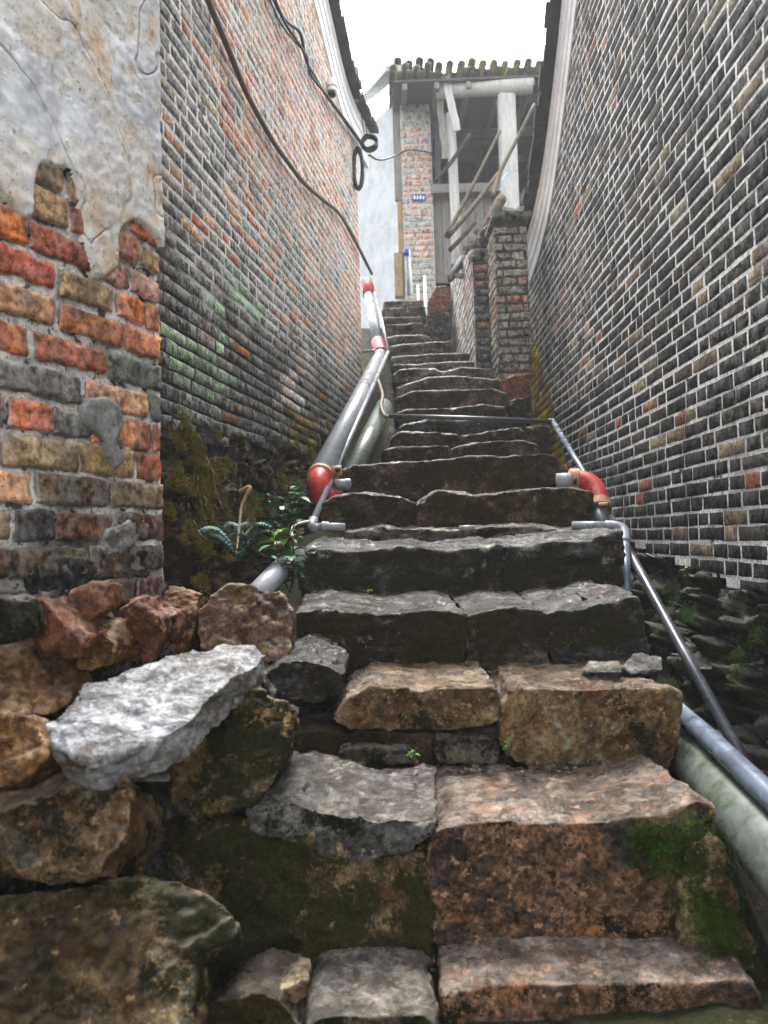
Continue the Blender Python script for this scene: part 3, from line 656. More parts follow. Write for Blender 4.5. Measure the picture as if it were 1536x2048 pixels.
#====STEPS====
# ------------------------------------------------------------------ stone steps, each block a thing of its own
GS = 'rough stone steps of the alley stairs'
def step(outline, D, mat, label, ext, back=.97, amp=.011, chop=0, layer=1.0, name='stone_step', cat='step', group=GS, rnd=1, vox=None, grad=0):
    return rock(name, outline, D, mat, ext, back, grad, vox, amp, chop, rnd, layer, label, cat, group)
step([(880, 1990), (1000, 1965), (1180, 1968), (1380, 1962), (1500, 1958), (1530, 1985), (1540, 2200), (880, 2200)], 1.23, M_orange, 'rust brown step block at the very bottom of the stairs, right of the pale stone', (0, .19, .005), vox=.008)
step([(600, 2060), (640, 2030), (760, 2026), (850, 2030), (880, 2050), (880, 2250), (600, 2250)], 1.155, M_palestep, 'pale grey flat stone at the bottom edge of the stairs', (0, .19, .0), vox=.007)
step([(860, 1668), (900, 1645), (1000, 1640), (1200, 1640), (1330, 1622), (1400, 1598), (1432, 1612), (1442, 1700), (1420, 1800), (1385, 1915), (1200, 1925), (900, 1920), (850, 1880), (845, 1740)], 1.36, M_orange, 'big orange speckled granite block, the largest step near the camera', (0, .34, .005), layer=1.0, amp=.013, vox=.008)
step([(480, 1612), (575, 1600), (640, 1630), (780, 1648), (872, 1640), (862, 1670), (820, 1705), (700, 1726), (645, 1716), (592, 1690), (500, 1660)], 1.34, M_paleslate, 'pale flat slate lying left of the big orange granite block', (.03, .27, .02), amp=.02, layer=2, vox=.007)
step([(690, 1400), (740, 1372), (860, 1378), (990, 1372), (1003, 1395), (1000, 1440), (965, 1460), (860, 1462), (700, 1462), (660, 1440)], 1.66, M_tan, 'grey brown block on the left of the third step from the bottom', (0, .33, .01), layer=1.4)
step([(560, 1462), (860, 1468), (1000, 1462), (1010, 1545), (560, 1548)], 1.70, M_dirtstep, 'low mossy riser stone under the grey brown block', (0, .25, 0))
step([(870, 1478), (930, 1472), (985, 1480), (1000, 1500), (990, 1530), (880, 1530), (868, 1500)], 1.665, M_palestep, 'small pale stone set in the riser beside the fresh green sprout', (0, .1, 0), name='riser_stone', group=None)
step([(680, 1500), (740, 1492), (820, 1500), (840, 1530), (700, 1535), (670, 1520)], 1.66, M_palestep, 'flat grey chip at the foot of the grey brown block', (0, .12, .005), name='riser_stone', group=None)
step([(1006, 1410), (1030, 1375), (1150, 1378), (1330, 1372), (1366, 1388), (1372, 1420), (1362, 1480), (1340, 1548), (1200, 1552), (1060, 1540), (1010, 1500), (1000, 1440)], 1.66, M_tan, 'tan and grey lichened block on the right of the third step', (0, .34, .01), layer=1.0, amp=.014)
step([(520, 1350), (560, 1328), (610, 1318), (660, 1332), (690, 1350), (680, 1385), (640, 1405), (560, 1400)], 1.68, M_slate, 'dark wet slate wedged between the pink stone and the third step', (0, .26, .02), layer=2, amp=.025, name='flat_slate', cat='slate', group=None)
step([(583, 1225), (640, 1215), (760, 1228), (880, 1218), (932, 1228), (935, 1350), (575, 1352), (570, 1290)], 1.94, M_slate2, 'dark mossy slate on the left half of the fourth step', (0, .47, .02), layer=2.0)
step([(932, 1232), (1000, 1214), (1090, 1222), (1100, 1250), (1098, 1350), (935, 1352)], 1.95, M_slate2, 'mossy middle block of the fourth step', (0, .45, .02), layer=1.6)
step([(1092, 1226), (1180, 1212), (1275, 1190), (1290, 1230), (1304, 1330), (1290, 1345), (1110, 1352), (1095, 1290)], 1.95, M_slate, 'spotted grey block at the right end of the fourth step', (0, .44, .02), layer=1.5)
step([(1165, 1195, 2.06), (1240, 1178, 2.08), (1272, 1186, 2.04), (1262, 1206, 2.0), (1190, 1215, 2.0)], 2.0, M_paleslate, 'thin pale slab on the right end of the fourth step', (0, .14, .01), back=.9, name='thin_slab', cat='slab', group=None, layer=2)
step([(1165, 1342, 1.75), (1180, 1322, 1.82), (1240, 1320, 1.82), (1245, 1345, 1.74)], 1.76, M_paleslate, 'small pale flat stone lying left of its twin behind the tan block', (0, .08, -.05), back=1.0, name='flat_stone', cat='stone', group='two flat stones behind the tan block')
step([(1245, 1330, 1.76), (1270, 1306, 1.83), (1325, 1310, 1.83), (1328, 1340, 1.76), (1262, 1348, 1.74)], 1.76, M_paleslate, 'small pale flat stone beside the mossy edge, right of its twin', (0, .08, -.05), back=1.0, name='flat_stone', cat='stone', group='two flat stones behind the tan block')
step([(582, 1110), (620, 1092), (720, 1098), (800, 1090), (870, 1098), (980, 1090), (1090, 1082), (1180, 1074), (1246, 1062), (1254, 1110), (1248, 1190), (1236, 1212), (600, 1215), (592, 1160)], 2.40, M_slate, 'long dark stone step with a jagged pale top edge, below the white pipe', (0, .42, .035), layer=2.2, amp=.012)
step([(688, 1062), (760, 1052), (900, 1056), (1060, 1050), (1152, 1056), (1160, 1090), (680, 1098)], 2.74, M_paleslate, 'low grey weathered slab behind the long dark step', (0, .25, .01), layer=2, name='low_slab', cat='slab')
step([(642, 1010), (665, 992), (720, 985), (800, 994), (832, 1008), (838, 1062), (645, 1064), (636, 1040)], 2.88, M_slate2, 'mossy block on the left of the step between the red pipe elbows', (0, .5, .03), layer=1.3)
step([(834, 1010), (878, 982), (960, 990), (1060, 978), (1150, 976), (1188, 984), (1192, 1030), (1180, 1062), (836, 1064)], 2.86, M_dirtstep, 'tan mossy block on the right of the step between the red pipe elbows', (0, .5, .03), layer=1.5)
step([(686, 942), (706, 930), (800, 922), (1000, 912), (1085, 903), (1112, 908), (1144, 948), (1146, 992), (680, 1000), (678, 970)], 3.25, M_dirtstep, 'wide brown mossy step above the red pipe elbows', (0, .45, .02), layer=1.2, amp=.009)
UP = [
 ([(764, 899), (800, 891), (900, 891), (906, 920), (760, 925)], 3.6, 'mossy left stone two steps below the pipe crossing the stairs', M_slate2),
 ([(906, 893), (950, 884), (1050, 880), (1076, 888), (1084, 918), (906, 922)], 3.6, 'dark right stone two steps below the pipe crossing the stairs', M_slate2),
 ([(782, 872), (800, 862), (842, 861), (930, 869), (985, 860), (1040, 852), (1052, 862), (1040, 900), (775, 900)], 3.9, 'mossy step with a pale wavy lip just below the pipe crossing', M_slate2),
 ([(800, 850), (850, 838), (1020, 834), (1052, 840), (1056, 872), (795, 874)], 4.2, 'dark step directly behind the pipe crossing the stairs', M_slate),
 ([(788, 826), (815, 815), (870, 816), (970, 808), (1012, 812), (1020, 842), (790, 846)], 4.5, 'dark step first above the pipe crossing', M_slate2),
 ([(790, 796), (826, 780), (880, 780), (985, 776), (1016, 785), (1022, 822), (790, 824)], 4.8, 'yellow mossed step second above the pipe crossing', M_dirtstep),
 ([(792, 776), (850, 753), (930, 751), (1002, 757), (1008, 788), (792, 792)], 5.15, 'grey arched step third above the pipe crossing', M_upstep),
 ([(784, 748), (800, 736), (870, 735), (885, 742), (925, 732), (990, 737), (994, 764), (784, 766)], 5.5, 'mossy step at the foot of the brick pier', M_upstep),
 ([(785, 728), (820, 727), (920, 722), (970, 718), (975, 744), (785, 748)], 5.8, 'grey step just above the foot of the brick pier', M_upstep),
 ([(782, 713), (860, 706), (942, 705), (948, 732), (782, 736)], 6.1, 'pale mossy step at the lower red pipe coupling', M_upstep),
 ([(780, 690), (850, 684), (902, 682), (908, 716), (780, 720)], 6.45, 'grey step beside the orange stained low wall', M_upstep),
 ([(774, 672), (830, 668), (862, 671), (868, 698), (774, 700)], 6.8, 'dark step below the brown rubble rocks', M_upstep),
 ([(768, 650), (846, 644), (852, 660), (854, 680), (768, 682)], 7.15, 'pinkish step at the foot of the thin vent pipes', M_palestep),
 ([(764, 634), (842, 632), (848, 660), (764, 662)], 7.5, 'short grey step third from the top', M_upstep),
 ([(764, 616), (850, 612), (854, 642), (764, 644)], 7.85, 'short pale step second from the top', M_palestep),
 ([(766, 602), (848, 599), (852, 626), (766, 628)], 8.2, 'topmost step of the stairs in front of the whitewashed house', M_palestep)]
for i, (o, D, lab, m) in enumerate(UP):
    step(o, D, m, lab, (0, .46, .02), layer=1.5, amp=.007, vox=.013)

# ------------------------------------------------------------------ loose rocks
GR = 'loose rocks piled left of the stairs'
def pile(name, outline, D, mat, label, ext=(0, .22, 0), back=.82, amp=.022, chop=2, grad=0, layer=1, rnd=1, group=GR, cat='rock'):
    return rock(name, outline, D, mat, ext, back, grad, None, amp, chop, rnd, layer, label, cat, group)
pile('flat_rock', [(95, 1450, 1.10), (150, 1378, 1.26), (170, 1356, 1.30), (192, 1362, 1.30), (330, 1312, 1.36), (440, 1290, 1.42), (515, 1284, 1.46), (532, 1308, 1.42), (520, 1328, 1.38), (470, 1352, 1.33), (415, 1402, 1.26), (395, 1432, 1.22), (350, 1462, 1.17), (300, 1480, 1.13), (180, 1512, 1.06), (150, 1508, 1.06), (100, 1480, 1.07)], 1.2, M_white, 'white flat rock lying tilted on top of the rock pile', (.0, .03, -.065), .93, amp=.017, chop=0, layer=1.5, rnd=1)
pile('rock', [(-120, 1258, 1.12), (0, 1255, 1.21), (40, 1262, 1.23), (100, 1277, 1.27), (140, 1305, 1.29), (160, 1342, 1.30), (152, 1385, 1.28), (112, 1422, 1.22), (60, 1432, 1.18), (-120, 1435, 1.06)], 1.20, M_brown, 'tan brown split rock at the left edge behind the white flat rock', (0, 0.2, -0.06), grad=0.03)
pile('rock', [(-80, 1445), (0, 1428), (70, 1428), (98, 1460), (92, 1512), (60, 1548), (20, 1572), (-80, 1585)], 1.1, M_brown, 'rounded tan rock at the left edge under the white flat rock', (0, 0.2, -0.09), grad=0.03)
pile('rock', [(-90, 1600), (40, 1556), (90, 1537), (200, 1535), (255, 1550), (270, 1600), (262, 1650), (215, 1722), (200, 1754), (60, 1757), (-90, 1735)], 1.05, M_tan, 'large tan lichened rock on the left, above the big mossy boulder', (0, 0.2, -0.11), grad=0.03)
pile('boulder', [(-90, 1790), (100, 1772), (260, 1752), (330, 1750), (400, 1777), (460, 1812), (482, 1860), (470, 1882), (392, 1912), (388, 2200), (-90, 2200)], 1.0, M_mossrock, 'big mossy boulder in the bottom left corner', (0, 0.2, -0.14), grad=0.034, chop=1, amp=.014, cat='boulder')
pile('rock', [(330, 1520), (400, 1450), (450, 1402), (520, 1377), (560, 1397), (602, 1402), (586, 1440), (590, 1500), (562, 1552), (520, 1602), (440, 1632), (372, 1647), (345, 1602)], 1.30, M_mossrock, 'mossy tan rock under the right end of the white flat rock', (-0.02, 0.22, -0.08), grad=0.03)
pile('rock', [(385, 1215), (420, 1192), (460, 1166), (490, 1168), (560, 1182), (590, 1216), (584, 1290), (574, 1325), (470, 1330), (400, 1300), (383, 1260)], 1.74, M_pink, 'square pink rock with yellow lichen beside the fourth step', (0, 0.2, -0.05), grad=0.05, chop=1)
pile('rock', [(288, 1180), (330, 1166), (405, 1180), (396, 1212), (386, 1262), (372, 1310), (330, 1330), (320, 1290), (330, 1250), (300, 1215)], 1.80, M_brown, 'ochre rock left of the square pink rock', (0, 0.18, -0.04), grad=0.04, chop=1)
pile('rock', [(58, 1205), (85, 1195), (112, 1230), (165, 1285), (150, 1320), (70, 1320), (50, 1240)], 1.25, M_red, 'reddish wedge shaped rock under the plastered red wall')
pile('rock', [(135, 1182), (170, 1163), (207, 1166), (208, 1222), (170, 1250), (133, 1238)], 1.34, M_red, 'small orange rock set against the foot of the red wall', (0, .12, 0))
pile('rock', [(240, 1200), (270, 1192), (286, 1226), (320, 1236), (325, 1272), (302, 1325), (232, 1330), (228, 1270)], 1.47, M_red, 'cracked orange brown rock right of the red wedge')
pile('rock', [(150, 1285), (175, 1250), (222, 1242), (232, 1285), (226, 1335), (150, 1345)], 1.36, M_brown, 'small jagged brown rock between the two red rocks')
pile('rock', [(-60, 1200), (0, 1190), (18, 1205), (24, 1250), (20, 1290), (-60, 1290)], 1.13, M_paleslate, 'small pale grey stone at the left edge under the red wall', (0, .12, 0))
pile('rock', [(20, 1215), (50, 1205), (62, 1235), (60, 1262), (24, 1262)], 1.2, M_wallstone, 'tiny lichened stone between the pale stone and the red wedge', (0, .1, 0))
pile('rock', [(120, 1330), (330, 1320), (480, 1330), (560, 1400), (540, 1540), (330, 1560), (150, 1480)], 1.5, M_wallstone, 'dark rock in the shadow behind the white flat rock', (0, .2, 0))
pile('rock', [(230, 1560), (350, 1560), (430, 1650), (420, 1800), (240, 1800), (200, 1700)], 1.36, M_wallstone, 'dark rock deep in the gap right of the large tan rock', (0, .2, 0))
pile('earth_bank', [(300, 1650), (420, 1640), (560, 1640), (700, 1700), (860, 1700), (880, 1800), (870, 1930), (700, 1950), (560, 1960), (430, 1990), (380, 1990), (370, 1850), (420, 1800), (330, 1740)], 1.35, M_mossbank, 'dark mossy earth bank left of the big granite step', (0, .3, .0), .95, amp=.025, chop=0, group=None, cat='bank')
pile('earth_bank', [(1372, 1700), (1420, 1660), (1450, 1700), (1490, 1850), (1540, 1960), (1560, 2020), (1380, 2010), (1350, 1920)], 1.33, M_mossbank, 'mossy green bank at the right foot of the big granite step', (.05, .3, .0), .95, amp=.02, chop=0, group=None, cat='bank')
pile('rock', [(390, 2030), (440, 2000), (520, 1985), (600, 2010), (620, 2040), (580, 2250), (390, 2250)], 1.16, M_dirtstep, 'broken brown stone at the bottom between the boulder and the pale flat stone', (0, .15, 0))
pile('rock', [(545, 1990), (590, 1962), (622, 1960), (612, 2000), (556, 2008)], 1.19, M_pink, 'small pinkish stone beside the pale flat stone at the bottom', (0, .08, 0))
GU = 'brown rocks beside the upper steps'
pile('rock', [(856, 600), (870, 566), (895, 564), (902, 590), (900, 620), (856, 628)], 7.3, M_red, 'brown square rock on top beside the upper steps', (0, .4, 0), group=GU)
pile('rock', [(852, 632), (900, 620), (904, 670), (870, 682), (856, 660)], 7.0, M_wallstone, 'grey brown rock under the brown square rock', (0, .4, 0), group=GU)
pile('rock', [(1000, 760), (1040, 742), (1062, 745), (1062, 800), (1010, 810)], 5.0, M_red, 'reddish rubble stone under the foot of the brick pier', (0, .3, 0), group='rubble right of the upper steps')
pile('rock', [(1016, 800), (1062, 790), (1066, 850), (1028, 850)], 4.6, M_mossrock, 'mossy rubble stone right of the step above the pipe crossing', (0, .3, 0), group='rubble right of the upper steps')
pile('rock', [(1040, 850), (1100, 850), (1112, 905), (1060, 905)], 4.2, M_foundL, 'dark mossy stone at the foot of the yellow mossed wall', (0, .3, 0), group='rubble right of the upper steps')

#====PIPES====
def pipe_part(pts, r, mat, parent, name='pipe', seg=16, k=0):
    pts = [Vector(p) for p in pts]
    if k: pts = spline(pts, k)
    return link(name, tube_mesh([p-parent.location for p in pts], r, seg), mat, None) if False else _pp(name, pts, r, mat, parent, seg)
def _pp(name, pts, r, mat, parent, seg):
    o = link(name, tube_mesh(pts, r, seg), mat, parent); return o
def ring(p, d, r, w, mat, parent, name='clamp'):
    d = Vector(d).normalized(); o = link(name, tube_mesh([p-d*w/2, p-d*w/2*.96, p+d*w/2*.96, p+d*w/2], r, 20), mat, parent); return o
# big left pipe
a, b = P(640, 955, 3.15), P(763, 706, 6.35)
t = thing('drain_pipe', a, 'large grey drain pipe with a red lower elbow on the left of the stairs', 'pipe')
_pp('pipe', [a, b], .052, M_pipe, t, 20)
dd = (a-b).normalized()
el = [a+dd*-.02, a+dd*.03, a+dd*.062+Vector((.004, .004, -.022)), a+dd*.07+Vector((.02, .02, -.055)), a+dd*.06+Vector((.08, .05, -.085))]
_pp('elbow', spline(el, 5), .046, M_redp, t, 20)
ring(a+dd*-.01, dd, .056, .024, M_clamp, t)
c = a+dd*-.01+Vector((.062, -.01, .02)); link('clamp_lug', tube_mesh([c+Vector((-.012, 0, 0)), c+Vector((.028, 0, .004))], .022, 10), M_clamp, t)
link('bolt', tube_mesh([c+Vector((.012, -.03, .004)), c+Vector((.012, -.015, .004))], .011, 8), M_bolt, t)
b2 = P(757, 690, 6.55); c2 = P(737, 588, 8.0)
_pp('coupling', [b+(b-a).normalized()*-.10, b, b2, b2+(c2-b2).normalized()*.06], .062, M_redp, t, 18)
link('strap', tube_mesh([b+Vector((-.16, -.03, .01)), b+Vector((.06, -.1, .0))], .012, 8), M_metal, t)
t2 = thing('drain_pipe', b2, 'upper grey drain pipe with a red collar at the end of the left wall', 'pipe')
_pp('pipe', [b2+(c2-b2)*.03, c2], .048, M_pipe, t2, 18)
_pp('coupling', [c2-(c2-b2).normalized()*.05, c2+Vector((0, .05, .09)), c2+Vector((-.02, .1, .16))], .062, M_redp, t2, 18)
# small grey stub right of the elbow
t = thing('pipe_stub', P(684, 962, 3.12), 'short grey pipe end beside the left red elbow', 'pipe'); q = P(672, 968, 3.1)
_pp('pipe', [q, q+Vector((.05, .03, .0))], .021, M_pipe, t, 16); ring(q+Vector((.042, .025, 0)), (1, .5, 0), .024, .02, M_pipe, t, 'collar')
# thin pipe along the big one
t = thing('thin_pipe', P(622, 1052, 2.72), 'thin grey water pipe running up the left side with a bend at the low slab', 'pipe')
e0 = P(624, 1046, 2.74); e1 = P(776, 704, 5.9)
_pp('pipe', [e0, e1], .0125, M_pipe, t, 12)
_pp('upper_pipe', [e1, P(764, 640, 7.0), P(746, 578, 8.1)], .0125, M_pipe, t, 12)
_pp('bend', spline([e0+(e1-e0).normalized()*.03, e0+Vector((0, -.01, -.012)), e0+Vector((.02, 0, -.018)), P(650, 1053, 2.73)], 4), .0165, M_pipe, t, 12)
_pp('cross_pipe', [P(640, 1053, 2.73), P(690, 1054, 2.73)], .0145, M_pipe, t, 12)
ring(P(648, 1053, 2.73), (1, 0, 0), .0185, .012, M_pipe, t, 'collar'); ring(P(655, 1053, 2.73), (1, 0, 0), .0178, .008, M_pipe, t, 'collar')
t = thing('buried_pipe', P(930, 1053, 2.72), 'tiny visible piece of white pipe buried in the low slab', 'pipe')
_pp('pipe', [P(918, 1056, 2.75), P(950, 1055, 2.75)], .0095, M_pipe, t, 12)
# right elbow of the thin pipe
t = thing('thin_pipe', P(1240, 1056, 2.62), 'thin pale pipe turning down round the right end of the long dark step', 'pipe')
s1 = P(1240, 1056, 2.62); _pp('cross_pipe', [P(1146, 1051, 2.70), P(1216, 1051, 2.63)], .0150, M_pipe, t, 12)
_pp('bend', spline([P(1210, 1051, 2.635), P(1232, 1052, 2.62), P(1247, 1060, 2.6), P(1250, 1085, 2.56)], 5), .0175, M_pipe, t, 12)
_pp('down_pipe', [P(1250, 1078, 2.57), P(1254, 1186, 2.4)], .0135, M_pipeblue, t, 12)
# second thin pipe crossing the stairs
t = thing('crossing_pipe', P(774, 832, 4.1), 'thin dark pipe crossing the stairs at mid height and dropping along the right wall', 'pipe')
x0, x1 = P(770, 832, 4.12), P(1106, 843, 4.08)
_pp('cross_pipe', [x0, P(930, 836, 4.1), x1], .0125, M_pipedark, t, 12)
_pp('end_bend', spline([x0+Vector((.02, 0, 0)), x0, P(762, 812, 4.3), P(765, 790, 4.6), P(756, 760, 5.0)], 5), .0105, M_cabley, t, 10)
x2 = P(1214, 1022, 2.95); _pp('down_pipe', [x1, x2], .013, M_pipeblue, t, 12)
_pp('bend', spline([x1-(x1-x0).normalized()*.02, x1, x1+(x2-x1).normalized()*.03], 4), .0165, M_pipedark, t, 12)
t = thing('black_pipe', P(1262, 1105, 2.55), 'thin black pipe sloping down beside the right end of the steps', 'pipe')
_pp('pipe', [P(1216, 1026, 2.95), P(1262, 1110, 2.55), P(1360, 1290, 2.15), P(1490, 1525, 1.78)], .0145, M_pipedark, t, 14)
# right red elbow
t = thing('red_elbow', P(1180, 980, 2.98), 'red pipe elbow with rusty clamps at the right end of the step', 'pipe')
k0 = P(1128, 962, 3.06); k1 = P(1160, 960, 3.04); k2 = P(1186, 975, 3.0); k3 = P(1200, 1010, 2.95); k4 = P(1204, 1046, 2.9)
_pp('stub', [k0-Vector((.03, 0, 0)), P(1150, 961, 3.05)], .032, M_pipe, t, 16)
_pp('elbow', spline([P(1146, 960, 3.05), k1, P(1178, 966, 3.02), P(1193, 984, 2.99), k3], 5), .039, M_redp, t, 20)
ring(P(1149, 960, 3.05), (1, 0, 0), .046, .034, M_clamp, t); ring(k3, k4-k3, .044, .03, M_clamp, t)
cc = P(1150, 962, 3.0); link('bolt', tube_mesh([cc+Vector((0, .0, -.012)), cc+Vector((0, -.004, .012))], .007, 8), M_bolt, t)
cc = P(1204, 1009, 2.9); link('bolt', tube_mesh([cc+Vector((-.012, .0, 0)), cc+Vector((.02, 0, .0))], .008, 8), M_clamp, t)
_pp('down_pipe', [k3, k4, P(1212, 1100, 2.85)], .034, M_pipedark, t, 16)
# big pipes at right front
t = thing('drain_pipe', P(1420, 1560, 1.6), 'large algae stained grey green pipe at the lower right beside the granite step', 'pipe')
_pp('pipe', [P(1330, 1455, 2.05), P(1420, 1545, 1.62), P(1600, 1760, 1.22), P(1600, 1760, 1.22)+(P(1600, 1760, 1.22)-P(1420, 1545, 1.62))*2.2], .062, M_pipeold, t, 22)
t = thing('blue_grey_pipe', P(1420, 1480, 1.6), 'shiny blue grey pipe lying above the algae stained pipe at the right edge', 'pipe')
_pp('pipe', [P(1340, 1408, 1.85), P(1420, 1478, 1.58), P(1600, 1650, 1.22), P(1600, 1650, 1.22)+(P(1600, 1650, 1.22)-P(1420, 1478, 1.58))*2.2], .021, M_pipeblue, t, 18)
# old pipes at left
t = thing('drain_pipe', P(735, 880, 3.9), 'dull greenish pipe behind the thin pipe at the left end of the steps', 'pipe')
_pp('pipe', [P(768, 812, 4.6), P(700, 955, 3.4)], .047, M_pipeold, t, 18)
t = thing('drain_pipe', P(545, 1140, 2.2), 'pale grey pipe emerging under the leafy plant behind the pink rock', 'pipe')
_pp('pipe', [P(592, 1112, 2.34), P(545, 1155, 2.15), P(500, 1205, 1.98)], .031, M_pipe, t, 18)

# ------------------------------------------------------------------ cables on the left wall
def cable(name, px, r, mat, label, off=.03, w=LW, cat='cable'):
    pts = spline([OnW(x, y, w, off+(q[0] if q else 0)) for x, y, *q in px], 8)
    o = link(name, tube_mesh(pts, r, 8), mat); recenter(o); return tag(o, label, cat)
cable('hanging_cable', [(385, -60), (402, 0), (440, 90), (480, 185), (530, 275), (560, 318), (600, 368), (640, 402), (668, 425), (690, 458), (715, 505), (737, 548)], .014, M_cabley, 'thick brown cable sagging right across the left brick wall')
cable('hanging_cable', [(522, -60), (538, 0), (560, 40), (590, 65), (600, 110), (612, 140), (640, 185), (680, 240), (722, 298)], .011, M_cable, 'black cable along the upper left wall, right one of a twisted pair')
cable('hanging_cable', [(515, -60), (532, 0), (552, 45), (572, 75), (596, 112), (606, 150), (640, 192), (682, 246), (722, 300)], .009, M_cable, 'black cable along the upper left wall, left one of a twisted pair', .05)
cable('hanging_cable', [(512, -40), (535, 15), (556, 55), (590, 95)], .005, M_cable, 'thin wire joining the twisted pair of black cables', .03)
for (x, y) in ((655, 172),):
    t = thing('insulator', OnW(x, y, LW), 'white insulator on the left wall under the cornice', 'insulator'); p = OnW(x, y, LW, .03)
    for k, (r, dz) in enumerate(((.03, .035), (.045, .0), (.036, -.03))):
        link('porcelain_disc', tube_mesh([p+Vector((0, 0, dz-.014)), p+Vector((0, 0, dz-.008)), p+Vector((0, 0, dz+.008)), p+Vector((0, 0, dz+.014))], r, 14, True), M_white_render, t)
    link('hook', tube_mesh([p+Vector((0, 0, -.075)), p+Vector((0, 0, -.03))], .03, 10), M_bolt, t)
def coil(name, c, r, n, tr, mat, label, stretch=1.0, sx=1.0, seed=0):
    pts = []
    for i in range(n*20+1):
        a = 2*math.pi*i/20; rr = r*(1+.10*nz((i*.3, seed, 0)))
        pts.append(c+Vector((sx*rr*math.cos(a), .035*nz((i*.21, seed, 2))+.04*(i/(n*20)-.5), stretch*rr*math.sin(a))))
    o = link(name, tube_mesh(pts, tr, 7), mat); recenter(o); return tag(o, label, 'coil')
coil('cable_coil', P(739, 286, 6.45), .060, 9, .014, M_cable, 'tight round coil of black cable hanging at the end of the left wall', 1, 1, 1)
coil('hose_loop', P(716, 338, 6.42), .17, 3, .016, M_cable, 'long drooping loop of black hose below the cable coil', 1.0, .22, 2)
o = link('loose_wire', tube_mesh(spline([P(738, 310, 6.45), P(760, 320, 7), P(790, 312, 7.8), P(818, 300, 8.9), P(864, 306, 8.85)], 6), .009, 6), M_cable); recenter(o); tag(o, 'loose wire strung from the coil to the brick pillar', 'wire')
for i, (xa, ya, xb, yb) in enumerate(((646, -40, 728, 268), (655, -40, 734, 272))):
    p0 = OnW(xa, ya, LW, .13+.02*i); p1 = P(xb, yb, 6.5)
    o = link('overhead_wire', tube_mesh(spline([p0, p0.lerp(p1, .5)+Vector((.01, 0, -.03)), p1], 6), .004, 6), M_cable); recenter(o)
    tag(o, ['thin wire stretched under the left cornice, nearer the wall', 'thin wire stretched under the left cornice, farther from the wall'][i], 'wire')

#====HOUSE====
# ------------------------------------------------------------------ house at the top of the stairs
HD = 9.0
def bp(x0, y0, x1, y1, D, th, bev=.006):
    a = P(x0, (y0+y1)/2, D); b = P(x1, (y0+y1)/2, D); zt = P((x0+x1)/2, y0, D).z; zb = P((x0+x1)/2, y1, D).z
    return box_mesh(a.x, b.x, D, D+th, zb, zt, bev)
pl0, pl1 = P(806, 400, HD).x, P(866, 400, HD).x; zb = 2.3; zt = P(836, 178, HD).z
h = thing('old_house', ((pl0+pl1)/2+.8, 10, 2.35), 'old whitewashed house with a brick pillar and open timber loft above the stairs', 'house')
pil = link('pillar', box_mesh(pl0+.012, pl1-.012, HD+.012, HD+.36, zb, zt, .01), M_cement, h)
def p_col(s, z, rng):
    q = (z-2.3)/(zt-2.3); x = rng.random()
    org = .85 if (.50 < q < .86 or .26 < q < .45) else .12
    if x < org: c = rng.choice([(.50, .21, .09), (.54, .27, .14), (.44, .18, .08)])
    else: c = rng.choice([(.27, .255, .23), (.36, .34, .30), (.21, .21, .20), (.31, .27, .20)])
    if q < .32: c = rng.choice([(.34, .30, .21), (.27, .26, .22), (.40, .33, .21)])
    return (*jc(c, rng), .8)
def p_m(s, z): return (.58, .56, .53, 1)
for (A_, B_, n_, sd2) in (((pl0, HD), (pl1, HD), (0, -1), 41), ((pl0, HD+.36), (pl0, HD), (-1, 0), 42)):
    link('bricks', brick_face(A_, B_, n_, 2.3, zt, .072, .21, .011, .003, p_col, lambda s, z: True, sd2, .4), MB_L, pil)
    link('mortar', mortar_face(A_, B_, n_, 2.3, zt, .03, lambda s, z: -.002+.008*nz((s, z, 2), 9), p_m, lambda s, z: True), MORT, pil)
# side wall running away to the left
sx0, sy0 = pl0-.02, HD+.22; sdx, sdy = -.56, 1.0
def sw(s, z): return (sx0+sdx*s, sy0+sdy*s, z)
ztop = zt+.02
V = [sw(0, 2.2), sw(5, 2.2), sw(5, ztop), sw(0, ztop)]; V2 = [(x+.25, y+.12, z) for x, y, z in V]
link('side_wall', mesh('w', V+V2, [(0, 1, 2, 3), (4, 7, 6, 5), (0, 3, 7, 4), (3, 2, 6, 7), (1, 5, 6, 2)]), M_housewall, h)
link('clay_panel', bp(789, 505, 806, 592, HD+.17, .12), M_clay, h)
link('clay_panel', bp(796, 400, 807, 505, HD+.16, .10), M_clay, h)
link('plank_board', bp(787, 190, 806, 400, HD+.15, .06), M_wood, h)
for yy in (390, 360): link('wall_slot', bp(768, yy-16, 772, yy+14, HD+.80, .05, .002), M_darkwood, h)
# loft
x_r = P(1180, 400, HD).x
fl = P(900, 372, HD).z
link('lintel', bp(862, 366, 1000, 384, HD-.05, .20), M_wood, h)
bd = link('board_wall', bp(868, 384, 885, 566, HD+.12, .04), M_wood, h)
for i in range(7): link('board', bp(885+i*17+.6, 384, 885+(i+1)*17-.6, 566, HD+.12+.012*(i % 2), .03, .003), M_wood, bd)
link('back_wall', box_mesh(pl1, 3.6, 11.6, 11.7, 2.3, zt+.6, 0), M_darkwood, h)
link('right_wall', box_mesh(3.5, 3.6, HD, 11.6, 2.3, zt+.4, 0), M_darkwood, h)
link('loft_floor', box_mesh(pl1, 3.5, HD+.2, 11.6, fl-.12, fl-.02, 0), M_darkwood, h)
link('left_partition', box_mesh(pl1+.0, pl1+.05, HD+.37, 11.6, 2.3, zt+.2, 0), M_darkwood, h)
link('mid_beam', bar_mesh(P(880, 292, HD+.9), P(1010, 282, HD+.9), .13, .13, wob=.02), M_darkwood, h)
link('loft_post', bp(1002, 182, 1036, 445, HD-.5, .17, .02), M_palewood, h)
